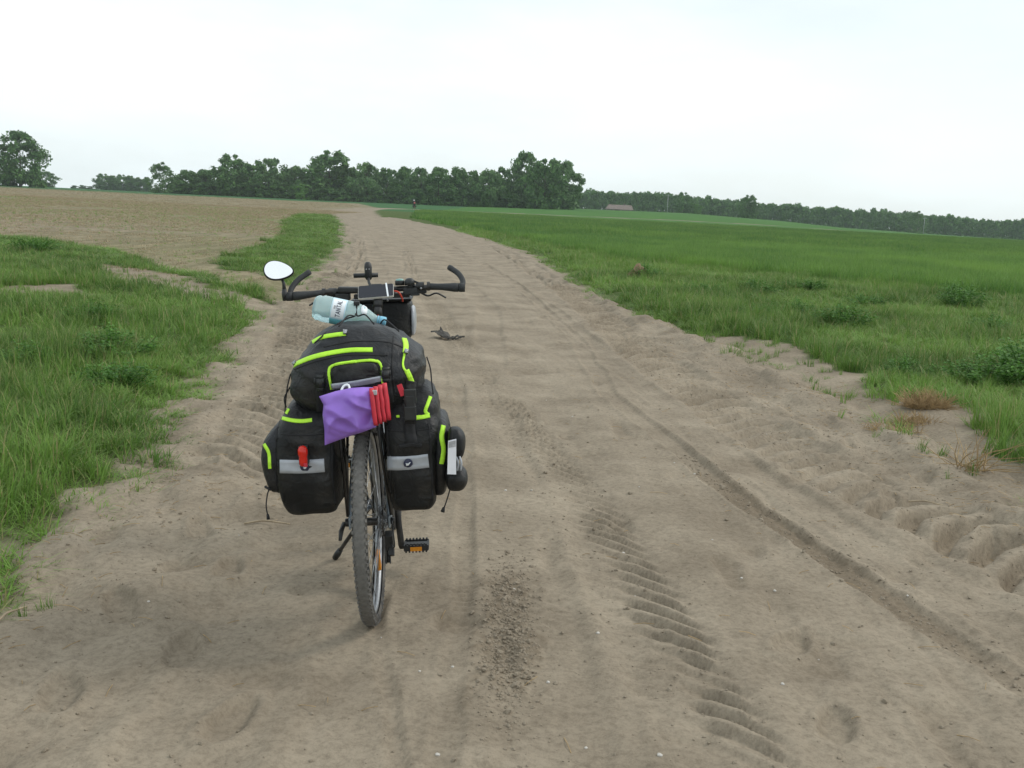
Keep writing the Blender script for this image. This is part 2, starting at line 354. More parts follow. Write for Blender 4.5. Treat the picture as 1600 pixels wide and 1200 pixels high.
def ground_mat():
    m, t, p = new_mat('field ground'); N = t.nodes.new; L = t.links.new
    tcn = N('ShaderNodeTexCoord'); sc, noise = sand_color(t, tcn.outputs['Object'])
    def attr(n):
        a = N('ShaderNodeAttribute'); a.attribute_name = n; return a.outputs['Fac']
    def mixc(f, a, b):
        x = N('ShaderNodeMix'); x.data_type = 'RGBA'
        L(f, x.inputs[0])
        for s, i in ((a, 6), (b, 7)):
            if isinstance(s, tuple): x.inputs[i].default_value = (*s, 1)
            else: L(s, x.inputs[i])
        return x.outputs[2]
    def ramp(src, p0, c0, p1, c1):
        r = N('ShaderNodeValToRGB'); e = r.color_ramp.elements; e[0].position = p0; e[0].color = (*c0, 1); e[1].position = p1; e[1].color = (*c1, 1); L(src, r.inputs[0]); return r.outputs[0]
    verge = ramp(noise(3, 6), .35, (.050, .085, .022), .7, (.105, .130, .048))
    cropd = ramp(noise(.5, 8, .65), .3, (.034, .100, .026), .7, (.058, .145, .040)); cropl = ramp(noise(.6, 8, .65), .3, (.075, .165, .032), .7, (.110, .215, .044))
    cropc = mixc(attr('tone'), cropd, cropl)
    mapn = N('ShaderNodeMapping'); mapn.inputs['Rotation'].default_value = (0, 0, R(-10)); mapn.inputs['Scale'].default_value = (3.2, .22, 1); L(tcn.outputs['Object'], mapn.inputs[0])
    rn = N('ShaderNodeTexNoise'); rn.inputs['Scale'].default_value = 1; rn.inputs['Detail'].default_value = 5; L(mapn.outputs[0], rn.inputs['Vector'])
    stub = ramp(rn.outputs[0], .34, (.195, .170, .118), .66, (.300, .250, .185))
    big = ramp(noise(.07, 4), .42, (.86, .93, .78), .6, (1, 1, 1))
    mm = N('ShaderNodeMix'); mm.data_type = 'RGBA'; mm.blend_type = 'MULTIPLY'; mm.inputs[0].default_value = .9; sk = ramp(noise(5, 8, .8),   .38, (.66, .66, .60), .58, (1.12, 1.1, 1.06)); m0 = N('ShaderNodeMix'); m0.data_type = 'RGBA'; m0.blend_type = 'MULTIPLY'; m0.inputs[0].default_value = .9; L(stub, m0.inputs[6]); L(sk, m0.inputs[7]); L(m0.outputs[2], mm.inputs[6]); L(big, mm.inputs[7])
    c = mixc(attr('stub'), verge, mm.outputs[2]); c = mixc(attr('crop'), c, cropc); c = mixc(attr('farg'), c, (.048, .120, .045)); c = mixc(attr('sand'), c, sc)
    L(c, p.inputs['Base Color']); p.inputs['Roughness'].default_value = 1; set_spec(p, .05)
    b = N('ShaderNodeBump'); b.inputs['Strength'].default_value = .8; b.inputs['Distance'].default_value = .012; L(noise(28, 8, .7), b.inputs['Height']); L(b.outputs[0], p.inputs['Normal'])
    return m
def leaf_mat(name, dark, light, tip=None, trans=.25, inst=False, zr=(0, .3), scale=1.2, rough=.55):
    m, t, p = new_mat(name); N = t.nodes.new; L = t.links.new
    tcn = N('ShaderNodeTexCoord'); geo = N('ShaderNodeNewGeometry')
    nz = N('ShaderNodeTexNoise'); nz.inputs['Scale'].default_value = scale; nz.inputs['Detail'].default_value = 3; L(geo.outputs['Position'], nz.inputs['Vector'])
    n2 = N('ShaderNodeMath'); n2.operation = 'ADD'; L(nz.outputs[0], n2.inputs[0])
    rnd = N('ShaderNodeMath'); rnd.operation = 'MULTIPLY_ADD'; L(geo.outputs['Random Per Island'], rnd.inputs[0]); rnd.inputs[1].default_value = .5; rnd.inputs[2].default_value = -.25; L(rnd.outputs[0], n2.inputs[1])
    s = n2.outputs[0]
    if inst:
        a = N('ShaderNodeAttribute'); a.attribute_type = 'INSTANCER'; a.attribute_name = 'tint'
        ad = N('ShaderNodeMath'); ad.operation = 'ADD'; L(s, ad.inputs[0]); L(a.outputs['Fac'], ad.inputs[1])
        ad2 = N('ShaderNodeMath'); ad2.operation = 'SUBTRACT'; L(ad.outputs[0], ad2.inputs[0]); ad2.inputs[1].default_value = .5; s = ad2.outputs[0]
    rp = N('ShaderNodeValToRGB'); e = rp.color_ramp.elements; e[0].position = .2; e[0].color = (*dark, 1); e[1].position = .8; e[1].color = (*light, 1); L(s, rp.inputs[0]); c = rp.outputs[0]
    if tip:
        at = N('ShaderNodeAttribute'); at.attribute_name = 'dry'
        mx = N('ShaderNodeMix'); mx.data_type = 'RGBA'; mx.inputs[7].default_value = (*tip, 1); L(at.outputs['Fac'], mx.inputs[0]); L(c, mx.inputs[6]); c = mx.outputs[2]
    L(c, p.inputs['Base Color']); p.inputs['Roughness'].default_value = rough; set_spec(p, .25)
    if trans:
        tr = N('ShaderNodeBsdfTranslucent'); L(c, tr.inputs[0]); ms = N('ShaderNodeMixShader'); ms.inputs[0].default_value = trans
        o = t.nodes['Material Output']; L(p.outputs[0], ms.inputs[1]); L(tr.outputs[0], ms.inputs[2]); L(ms.outputs[0], o.inputs[0])
    return m

M = {}
M['sand'] = sand_mat(); M['ground'] = ground_mat()
M['grass'] = leaf_mat('verge grass', (.066, .160, .024), (.185, .345, .058), (.36, .33, .15), .3, True, scale=.9)
M['crop'] = leaf_mat('cereal crop', (.055, .165, .034), (.205, .370, .066), (.22, .25, .09), .3, True, scale=.5)
M['weed'] = leaf_mat('leafy weed', (.050, .140, .020), (.125, .280, .042), None, .3, False, scale=6)
M['straw'] = simple('dry straw', (.36, .25, .12), .8, var=.35, scale=30)
M['tree1'] = leaf_mat('oak foliage', (.046, .112, .034), (.125, .245, .066), None, .2, False, scale=.35)
M['tree2'] = leaf_mat('light foliage', (.060, .132, .046), (.150, .270, .086), None, .2, False, scale=.35)
M['tree3'] = leaf_mat('bright foliage', (.066, .165, .030), (.150, .31, .058), None, .2, False, scale=.35)
M['bark'] = simple('bark', (.07, .055, .04), .9, var=.4, scale=3)
M['birch'] = simple('pale bark', (.34, .32, .28), .9, var=.4, scale=2)

# ------------------------------------------------------------------ ground sheet
def axis(parts):
    o = [parts[0][0]]
    for a, b, d0, d1 in parts:
        y = a
        while y < b - 1e-6:
            t = (y - a) / (b - a); y += d0 + (d1 - d0) * t; o.append(min(y, b))
    return np.array(o)
def grid_mesh(name, X, Y, Zv, mat):
    ny, nx = X.shape; V = np.stack([X, Y, Zv], -1).reshape(-1, 3)
    i = np.arange(ny * nx).reshape(ny, nx)
    F = np.stack([i[:-1, :-1], i[:-1, 1:], i[1:, 1:], i[1:, :-1]], -1).reshape(-1, 4)
    return link_mesh(name, V, F, mat)
def fattr(o, name, arr):
    a = o.data.attributes.new(name, 'FLOAT', 'POINT'); a.data.foreach_set('value', np.asarray(arr, np.float32).ravel())
ys = axis([(-25, 1, 2, .2), (1, 14, .05, .09), (14, 60, .1, .6), (60, 260, .7, 4), (260, 1200, 5, 60), (1200, 9000, 200, 1500)])
us = np.linspace(-1, 1, 420); us = np.sign(us) * np.abs(us)**1.25
Wd = 9 + 1.15 * np.maximum(ys, 0)
GX = us[None, :] * Wd[:, None] + np.interp(ys, [0, 30, 100], [0.2, -1, -4])[:, None]; GY = np.repeat(ys[:, None], len(us), 1)
GZ = ground_z(GX, GY)
ground = tag(grid_mesh('ground', GX, GY, GZ, M['ground']), kind='structure')
o_ = road_out(GX, GY); gl = grass_left(GX, GY); vr = verge_right(GX, GY); cp = crop(GX, GY)
dist = np.hypot(GX, GY)
sandm = sst(.28, .05, o_) * (dist < 260)
for P in S_L + S_R: sandm = np.maximum(sandm, inpoly(*jit(GX, GY, .35), P) * 1.0)
for ex_, ey_, er_ in BARE: sandm = np.maximum(sandm, sst(er_ + .25, er_, np.hypot(GX - ex_, (GY - ey_) * .7) + .2 * fbm(GX * 3, GY * 3, 112, 2)))
left = GX < ledge(np.minimum(GY, 99)) - .1
left = np.where(GY > 99, GX < np.interp(GY, [99, 150, 190, 260], [-17, -26, -26, -40]), left)
stubm = left & ~gl
farg = (~left & ~cp & (GY > 150)) | (left & (dist > 265 + 18 * fbm(GX * .02, GY * .02, 113, 2)))
cpm = cp & (dist < 900)
green_streak = left & (np.abs(GY + .25 * GX - 62 - 4 * fbm(GX * .1, GY * .1, 115, 2)) < 3 + 3 * fbm(GX * .05, GY * .05, 116, 2)) & (GX < -16)
fattr(ground, 'sand', sandm); fattr(ground, 'stub', (stubm & ~farg).astype(float)); fattr(ground, 'crop', cpm.astype(float))
fattr(ground, 'farg', farg.astype(float)); fattr(ground, 'tone', crop_tone(GX, GY))

# ------------------------------------------------------------------ sand road sheet
ry = [-6.0]
while ry[-1] < 97:
    y = ry[-1]; ry.append(y + (0.15 if y < 1.2 else max(.0105, min(.0009 * y * y, .022 * y, .045 if y < 20 else 9))))
ry = np.array(ry)
tu = np.linspace(0, 1, 440)
RX = (ledge(ry) - .75)[:, None] * (1 - tu)[None, :] + (redge(ry) + .75)[:, None] * tu[None, :]; RY = np.repeat(ry[:, None], len(tu), 1)
RZ, DAMP = road_z(RX, RY)
road = tag(grid_mesh('sand_road', RX, RY, RZ, M['sand']), kind='structure'); fattr(road, 'damp', DAMP)
def surf(x, y):
    """height of whatever surface is on top"""
    x = np.asarray(x, float); y = np.asarray(y, float)
    return np.maximum(ground_z(x, y), np.where(y < 96, road_z(x, y)[0], -9))
def surf1(x, y): return float(surf(np.array([x]), np.array([y]))[0])

# ------------------------------------------------------------------ grass and crop: tuft meshes scattered by geometry nodes
rng = np.random.default_rng(7)
def blades(n, rad, h0, h1, wid, lean, dry=.1, seg=3, seed=0, upright=0.0):
    g = np.random.default_rng(seed); V = []; F = []; D = []
    for k in range(n):
        a = g.uniform(0, 2 * math.pi); r = rad * math.sqrt(g.uniform()); bx, by = r * math.cos(a), r * math.sin(a)
        h = g.uniform(h0, h1); d = g.uniform(0, 2 * math.pi) if upright > g.uniform() else a + g.normal(0, .9); ln = abs(g.normal(lean, lean * .5)); w = wid * g.uniform(.6, 1.3)
        px, py = -math.sin(d), math.cos(d); dr = 1.0 if g.uniform() < dry else g.uniform(0, .15)
        b = len(V)
        for s in range(seg + 1):
            t = s / seg; bend = ln * h * t**2.0; zz = h * (t - .35 * ln * t * t); ww = w * (1 - t**1.6) * .5
            cx, cy = bx + math.cos(d) * bend, by + math.sin(d) * bend
            if s < seg: V += [(cx - px * ww, cy - py * ww, zz), (cx + px * ww, cy + py * ww, zz)]; D += [dr, dr]
            else: V.append((cx, cy, zz)); D.append(min(1, dr + .25))
        for s in range(seg - 1): F.append((b + 2 * s, b + 2 * s + 1, b + 2 * s + 3, b + 2 * s + 2))
        F.append((b + 2 * seg - 2, b + 2 * seg - 1, b + 2 * seg))
    return V, F, D
def tuft_collection(name, specs, mat):
    c = bpy.data.collections.new(name)
    for i, sp in enumerate(specs):
        V, F, D = blades(**sp); me = bpy.data.meshes.new('%s_%d' % (name, i)); me.from_pydata(V, [], F); me.materials.append(mat)
        a = me.attributes.new('dry', 'FLOAT', 'POINT'); a.data.foreach_set('value', np.array(D, np.float32))
        me.polygons.foreach_set('use_smooth', np.ones(len(me.polygons), bool))
        c.objects.link(bpy.data.objects.new('%s_%d' % (name, i), me))
    return c
def scatter(name, pts, scl, tint, coll, label, cat, tilt=.12):
    n = len(pts); me = bpy.data.meshes.new(name); me.vertices.add(n); me.vertices.foreach_set('co', np.asarray(pts, np.float32).ravel())
    rot = np.stack([rng.normal(0, tilt, n), rng.normal(0, tilt, n), rng.uniform(0, 6.283, n)], -1)
    a = me.attributes.new('rot', 'FLOAT_VECTOR', 'POINT'); a.data.foreach_set('vector', rot.astype(np.float32).ravel())
    a = me.attributes.new('scl', 'FLOAT_VECTOR', 'POINT'); a.data.foreach_set('vector', np.asarray(scl, np.float32).ravel())
    a = me.attributes.new('tint', 'FLOAT', 'POINT'); a.data.foreach_set('value', np.asarray(tint, np.float32))
    a = me.attributes.new('idx', 'INT', 'POINT'); a.data.foreach_set('value', rng.integers(0, len(coll.objects), n).astype(np.int32))
    o = bpy.data.objects.new(name, me); COL.objects.link(o); tag(o, label, cat, kind='stuff')
    g = bpy.data.node_groups.new(name, 'GeometryNodeTree'); g.interface.new_socket('Geometry', in_out='INPUT', socket_type='NodeSocketGeometry'); g.interface.new_socket('Geometry', in_out='OUTPUT', socket_type='NodeSocketGeometry')
    N = g.nodes.new; L = g.links.new; gi = N('NodeGroupInput'); go = N('NodeGroupOutput'); ip = N('GeometryNodeInstanceOnPoints'); ci = N('GeometryNodeCollectionInfo')
    ci.inputs['Collection'].default_value = coll; ci.inputs['Separate Children'].default_value = True; ci.inputs['Reset Children'].default_value = True
    def na(nm, ty):
        x = N('GeometryNodeInputNamedAttribute'); x.data_type = ty; x.inputs['Name'].default_value = nm; return x.outputs['Attribute']
    er = N('FunctionNodeEulerToRotation')
    L(na('rot', 'FLOAT_VECTOR'), er.inputs[0]); L(er.outputs[0], ip.inputs['Rotation']); L(na('scl', 'FLOAT_VECTOR'), ip.inputs['Scale']); L(na('idx', 'INT'), ip.inputs['Instance Index'])
    ip.inputs['Pick Instance'].default_value = True
    L(gi.outputs[0], ip.inputs['Points']); L(ci.outputs[0], ip.inputs['Instance']); L(ip.outputs[0], go.inputs[0])
    md = o.modifiers.new('scatter', 'NODES'); md.node_group = g
    return o
def rand_pts(x0, x1, y0, y1, dens): 
    n = int((x1 - x0) * (y1 - y0) * dens); return rng.uniform(x0, x1, n), rng.uniform(y0, y1, n)
def infan(x, y, m=2.0): return (np.abs(x + .2) < m + 2.0 + .56 * np.maximum(y, 0))
def cat(*a): return np.concatenate(a)

grass_t = tuft_collection('grass_tuft', [dict(n=42, rad=.085, h0=.06, h1=.22, wid=.0055, lean=.5, dry=.05, seed=1), dict(n=38, rad=.08, h0=.05, h1=.16, wid=.006, lean=.7, dry=.08, seed=2),
    dict(n=34, rad=.07, h0=.10, h1=.30, wid=.0055, lean=.45, dry=.07, seed=3), dict(n=46, rad=.10, h0=.04, h1=.13, wid=.006, lean=.8, dry=.1, seed=4), dict(n=24, rad=.05, h0=.12, h1=.34, wid=.007, lean=.35, dry=.04, seed=5)], M['grass'])
crop_t = tuft_collection('crop_tuft', [dict(n=46, rad=.19, h0=.20, h1=.42, wid=.010, lean=.28, dry=.02, seed=k, upright=.8) for k in range(11, 16)], M['crop'])
far_t = tuft_collection('far_crop', [dict(n=120, rad=.85, h0=.25, h1=.48, wid=.035, lean=.22, dry=.02, seg=2, seed=k, upright=.9) for k in range(21, 25)], M['crop'])

# left verge
xs, yy = [], []
for (y0, y1, dn) in ((1.5, 9, 150), (9, 18, 70), (18, 34, 40)):
    x, y = rand_pts(-.62 * y1 - 4, 0, y0, y1, dn); k = infan(x, y) & grass_left(x, y); xs.append(x[k]); yy.append(y[k])
x, y = rand_pts(-22, -3, 30, 100, 14); k = infan(x, y) & grass_left(x, y); xs.append(x[k]); yy.append(y[k])
x, y = cat(*xs), cat(*yy)
clump = fbm(x * .9, y * .9, 121, 3); edge = sst(0.0, .5, road_out(x, y))
hs = .86 * (.62 + .75 * np.clip(clump + .25, 0, 1)) * (.45 + .55 * edge) * rng.uniform(.8, 1.25, len(x)); hs *= np.interp(y, [0, 14, 22, 60], [1, .9, .55, .7]); keep = (y < 40) | (rng.uniform(0, 1, len(x)) < .8)
ws = np.interp(y, [0, 10, 20, 60], [1, 1.15, 1.6, 2.4])
tint = np.clip(.5 + .35 * fbm(x * .5, y * .5, 122, 3) - .22 * clump + .1 * (1 - edge), 0, 1)
x, y, ws, hs, tint = x[keep], y[keep], ws[keep], hs[keep], tint[keep]
scatter('verge_grass', np.stack([x, y, ground_z(x, y) - .01], -1), np.stack([ws, ws, hs], -1), tint, grass_t, 'long green grass growing on the verge between the sand road and the bare field', 'grass')
# right verge
xs, yy = [], []
for (y0, y1, dn) in ((2.5, 10, 130), (10, 17, 75), (17, 30, 30), (30, 48, 14), (48, 100, 7)):
    x, y = rand_pts(-4, .62 * y1 + 5, y0, y1, dn); k = infan(x, y) & verge_right(x, y); xs.append(x[k]); yy.append(y[k])
x, y = cat(*xs), cat(*yy)
clump = fbm(x * .7, y * .7, 131, 3); edge = sst(0.0, .6, road_out(x, y))
hs = .86 * (.62 + .65 * np.clip(clump + .3, 0, 1)) * (.45 + .55 * edge) * rng.uniform(.8, 1.25, len(x)); hs *= np.interp(y, [0, 15, 30, 60], [1, 1.0, 1.15, 1.3])
ws = np.interp(y, [0, 10, 20, 60], [1, 1.15, 1.6, 2.4])
tint = np.clip(.52 + .35 * fbm(x * .4, y * .4, 132, 3) - .2 * clump + .1 * (1 - edge), 0, 1)
scatter('verge_grass', np.stack([x, y, ground_z(x, y) - .01], -1), np.stack([ws, ws, hs], -1), tint, grass_t, 'green grass and herbs on the verge between the sand road and the cereal field', 'grass')
# stray tufts in sand patches and along the road edges
x, y = rand_pts(-9, 5, 2.5, 22, 14); o = road_out(x, y); k = (o > -.25) & (o < 1.6) & (fbm(x * 1.5, y * 1.5, 141, 2) > .12) & infan(x, y) & ~grass_left(x, y) & ~verge_right(x, y); x, y = x[k], y[k]
s = rng.uniform(.25, .6, len(x)); scatter('sparse_grass', np.stack([x, y, surf(x, y) - .01], -1), np.stack([s, s, s], -1), rng.uniform(.3, .8, len(x)), grass_t, 'sparse short grass sprouting from bare sand at the road edges', 'grass')
# young plants in the bare left field
x, y = rand_pts(-75, -3, 14, 110, 9); k = infan(x, y) & (x < ledge(y) - .2) & ~grass_left(x, y) & (fbm(x * .3, y * .14, 151, 4, .7) + .35 * rng.normal(size=len(x)) + .5 * (np.abs(y + .25 * x - 52) < 5) > .05); x, y = x[k], y[k]
s = rng.uniform(.25, .65, len(x)) * np.interp(y, [10, 40, 110], [.7, .9, 1.4]); scatter('young_seedlings', np.stack([x, y, ground_z(x, y) - .01], -1), np.stack([s * 1.2, s * 1.2, s * .7], -1), rng.uniform(.45, 1, len(x)), grass_t, 'thin young seedlings in rows across the bare brown field', 'seedlings')
# dry stubble in drilled rows on the bare left field
M['stubble'] = simple('dry stubble', (.36, .29, .18), .9, var=.3, scale=5)
stub_t = tuft_collection('stubble_tuft', [dict(n=26, rad=.16, h0=.03, h1=.09, wid=.010, lean=.5, dry=1, seg=2, seed=k, upright=.5) for k in range(31, 35)], M['stubble'])
x, y = rand_pts(-80, -4, 15, 120, 7.5); x = np.round(x / .45 + .25 * y / 10) * .45 - .1125 * y / 10 * 1.0 + rng.normal(0, .07, len(x)); k = infan(x, y) & (x < ledge(np.minimum(y, 99)) - .3) & ~grass_left(x, y) & (fbm(x * .2, y * .2, 161, 3) > -.35); x, y = x[k], y[k]
s = rng.uniform(.6, 1.2, len(x)) * np.interp(y, [14, 40, 120], [.8, 1.0, 1.7]); scatter('stubble', np.stack([x, y, ground_z(x, y) - .005], -1), np.stack([s, s, s * .8], -1), np.zeros(len(x)), stub_t, 'dry pale stubble standing in rows over the bare brown field', 'stubble')
x, y = rand_pts(-150, -14, 112, 258, .75); k = infan(x, y) & (x < np.interp(y, [99, 150, 190, 260], [-19, -29, -29, -44])); x, y = x[k], y[k]; s = rng.uniform(1.6, 3.2, len(x)); scatter('stubble', np.stack([x, y, ground_z(x, y) - .01], -1), np.stack([s, s, s * .5], -1), np.zeros(len(x)), stub_t, 'far dry stubble on the bare field towards the solitary oak', 'stubble')
xs, yy = [], []
for P in S_L + S_R:
    P = np.array(P); x, y = rand_pts(P[:, 0].min(), P[:, 0].max(), P[:, 1].min(), P[:, 1].max(), 26); k = inpoly(x, y, P) & (fbm(x * 1.6, y * 1.6, 163, 3) > .0) & (road_out(x, y) > -.1); xs.append(x[k]); yy.append(y[k])
x, y = cat(*xs), cat(*yy); s = rng.uniform(.25, .75, len(x)); scatter('sparse_grass', np.stack([x, y, surf(x, y) - .01], -1), np.stack([s * 1.2, s * 1.2, s * .8], -1), rng.uniform(.3, .9, len(x)), grass_t, 'thin grass coming up through the bare sandy gaps in the verges', 'grass')
# cereal field
xs, yy = [], []
for (y0, y1, dn) in ((10, 24, 22), (24, 40, 17), (40, 62, 9)):
    x, y = rand_pts(-8, .62 * y1 + 5, y0, y1, dn); k = infan(x, y) & crop(x, y); xs.append(x[k]); yy.append(y[k])
x, y = cat(*xs), cat(*yy); s = rng.uniform(.85, 1.2, len(x)); wsc = np.interp(y, [10, 40, 62], [1, 1.2, 1.7])
scatter('cereal_crop', np.stack([x, y, ground_z(x, y) - .01], -1), np.stack([s * wsc, s * wsc, s], -1), crop_tone(x, y), crop_t, 'green young cereal crop filling the near part of the field', 'crop', .06)
x, y = rand_pts(-24, 110, 60, 165, 1.5); k = infan(x, y) & crop(x, y); x, y = x[k], y[k]; s = rng.uniform(.85, 1.2, len(x))
scatter('cereal_crop', np.stack([x, y, ground_z(x, y) - .02], -1), np.stack([s, s, s], -1), crop_tone(x, y), far_t, 'green cereal crop stretching away in bands towards the far woods', 'crop', .05)

# crumbs and clods of damp sand
M['clod'] = simple('damp sand crumbs', (.262, .218, .160), 1, var=.3, scale=40, bump=.5, bscale=120)
cc = bpy.data.collections.new('clod_shapes')
for k in range(4):
    bmm = bmesh.new(); bmesh.ops.create_icosphere(bmm, subdivisions=1, radius=1)
    for v in bmm.verts: v.co *= 1 + .5 * mnoise.noise(v.co * 1.3 + Vector((k * 5, 0, 0))); v.co.z *= .7
    me = bpy.data.meshes.new('clod_%d' % k); bmm.to_mesh(me); bmm.free(); me.materials.append(M['clod']); cc.objects.link(bpy.data.objects.new('clod_%d' % k, me))
def rut_pts(T, n, y0, y1, sd):
    y = rng.uniform(y0, y1, n); return np.interp(y, T['y'], T['x']) + rng.normal(0, sd, n), y
px1, py1 = rng.normal(.03, .05, 2200), rng.normal(3.3, .33, 2200)
rx, ry1 = rut_pts(TR[5], 900, 2.6, 6.2, .06); r2x, r2y = rut_pts(TR[0], 500, 2.4, 7, .13); r3x, r3y = rut_pts(TR[1], 700, 3.6, 10, .25)
ex = cat(ledge(ey1 := rng.uniform(2.4, 10, 1600)) + np.abs(rng.normal(.15, .4, 1600)), redge(ey2 := rng.uniform(3.5, 12, 1800)) - np.abs(rng.normal(.1, .45, 1800))); ey = cat(ey1, ey2)
ax_, ay_ = rng.uniform(-1.6, 2.2, 1500), 2.3 + 6 * rng.uniform(0, 1, 1500)**1.5
x = cat(px1, rx, r2x, r3x, ex, ax_); y = cat(py1, ry1, r2y, r3y, ey, ay_); s = np.clip(rng.lognormal(-5.75, .5, len(x)), .0018, .016) * np.interp(y, [2, 6, 12], [1, 1.1, 1.2])
scatter('sand_crumbs', np.stack([x, y, surf(x, y) + s * .1], -1), np.stack([s, s, s], -1), np.zeros(len(x)), cc, 'loose crumbs and clods of damp sand on the road', 'sand', .6)
# ------------------------------------------------------------------ trees
def crown_mesh(name, seed, n_clump, n_leaf, prof, mat, leaf=.5, low=0):
    """unit tree: height 1, crown half width 0.5; prof = [(z, half width)] envelope"""
    g = np.random.default_rng(seed); zs = [p[0] for p in prof]; wsn = [p[1] for p in prof]
    C = []; tries = 0
    while len(C) < n_clump and tries < 4000:
        tries += 1
        z = g.uniform(zs[0], zs[-1]); wv = np.interp(z, zs, wsn); a = g.uniform(0, 2 * math.pi); r = wv * math.sqrt(g.uniform(.12, 1.0)) * .9
        wob = 1 + .22 * math.sin(3 * a + seed) + .16 * math.sin(5 * a + 2.1 * seed)
        C.append((r * wob * math.cos(a), r * wob * math.sin(a), z, g.uniform(.055, .125) * (.7 + .6 * wv / .5)))
    for k in range(low):
        a = 6.283 * k / low; C.append((.33 * math.cos(a) * g.uniform(.6, 1.15), .33 * math.sin(a) * g.uniform(.6, 1.15), g.uniform(.03, .28), g.uniform(.08, .12)))
    C = np.array(C); ci = g.integers(0, len(C), n_leaf)
    d = g.normal(size=(n_leaf, 3)); d /= np.linalg.norm(d, axis=1)[:, None]
    rr = C[ci, 3] * g.uniform(.35, 1.05, n_leaf)
    P = C[ci, :3] + d * rr[:, None] * np.array([1.15, 1.15, .85])
    s = leaf * g.uniform(.6, 1.4, n_leaf)
    nrm = d * .6 + g.normal(size=(n_leaf, 3)) * .6 + np.array([0, 0, .35]); nrm /= np.linalg.norm(nrm, axis=1)[:, None]
    t = np.cross(nrm, g.normal(size=(n_leaf, 3))); t /= np.linalg.norm(t, axis=1)[:, None]; b = np.cross(nrm, t)
    t *= s[:, None]; b *= (s * .62)[:, None]
    V = np.stack([P - t, P - b * .9, P + t, P + b * .9], 1).reshape(-1, 3); F = np.arange(n_leaf * 4).reshape(-1, 4)
    me_o = link_mesh(name, V, F, mat, None, False); me = me_o.data; bpy.data.objects.remove(me_o)
    return me, C
def trunk_mesh(name, seed, C, mat, top=.75, r0=.022, forks=9):
    g = np.random.default_rng(seed + 500); mb = MB()
    lean = g.normal(0, .015, 2); pts = [(lean[0] * t * 2, lean[1] * t * 2, -.01 + t * top) for t in (0, .12, .3, .55, .8, 1)]
    mb.tube(pts, [r0 * 1.5, r0, r0 * .85, r0 * .6, r0 * .35, r0 * .1], 7)
    for c in C[g.permutation(len(C))[:forks]]:
        z0 = min(max(.15, c[2] - .22), top * .9); b = Vector((lean[0] * z0 * 2, lean[1] * z0 * 2, z0)); e = Vector(c[:3]); m = b.lerp(e, .5) + Vector((0, 0, -.02))
        mb.tube([b, m, e], [r0 * .4, r0 * .25, r0 * .08], 5)
    o = mb.build(name, mat); me = o.data; bpy.data.objects.remove(o); return me
KIND = {}
def kind(k, seed, prof, mat, bark='bark', n=46, leaves=4200, leaf=.034, low=0, **kw):
    cm, C = crown_mesh('crown', seed, n, leaves, prof, M[mat], leaf, low); KIND[k] = (cm, trunk_mesh('trunk', seed, C, M[bark], **kw))
kind('oak', 1, [(.04, .26), (.14, .36), (.25, .44), (.45, .5), (.65, .46), (.82, .34), (.96, .12)], 'tree1', n=64, leaves=6000, low=14)
kind('lone', 9, [(-.01, .30), (.08, .36), (.2, .44), (.4, .5), (.6, .5), (.8, .36), (.97, .12)], 'tree1', n=70, leaves=11000, leaf=.026, low=26)
kind('tall', 2, [(.10, .26), (.3, .40), (.5, .44), (.7, .5), (.86, .38), (.97, .14)], 'tree2', n=48)
kind('bushy', 3, [(.02, .40), (.2, .5), (.45, .5), (.7, .42), (.95, .14)], 'tree1', n=54)
kind('light', 4, [(.06, .22), (.25, .36), (.5, .5), (.75, .4), (.96, .12)], 'tree2', n=40, leaves=3000)
kind('birch', 5, [(.03, .30), (.10, .38), (.3, .48), (.55, .5), (.8, .34), (.98, .08)], 'tree2', 'birch', n=44, leaves=4800, leaf=.028, low=12)
kind('round', 6, [(.03, .36), (.25, .5), (.55, .5), (.8, .36), (.96, .1)], 'tree3', n=40, leaves=3200)
kind('shrub', 7, [(-.02, .44), (.2, .5), (.5, .46), (.8, .32), (.95, .14)], 'tree1', n=30, leaves=2200, leaf=.06, top=.5)
kind('narrow', 8, [(.05, .3), (.3, .46), (.6, .5), (.8, .42), (.97, .14)], 'tree1', n=46)
PX = lambda px, d: (px - 800) / 1600 * 0.985 * d
def tree(k, px, d, h, wpx, label, group=None, name='tree', sink=0.1, hz=None):
    """px: column in the 1600 px wide picture, d distance, h height (m), wpx crown width as pixels at 1600 px"""
    a = (px - 800) / 1600; X = a * d * 1.0; Y = d; X += 0; wm = wpx / 1600 * d
    zg = float(Z0(np.array([X]), np.array([Y]))[0]) - sink
    r = empty(name, Matrix.Translation((X, Y, zg)) @ Matrix.Rotation(random.uniform(0, 6.28), 4, 'Z'), label, 'shrub' if name == 'shrub' else 'tree', group)
    for n_, me in (('crown', KIND[k][0]), ('trunk', KIND[k][1])):
        o = bpy.data.objects.new(n_, me); COL.objects.link(o); o.parent = r; o.scale = (wm, wm, h)
    return r
random.seed(5)
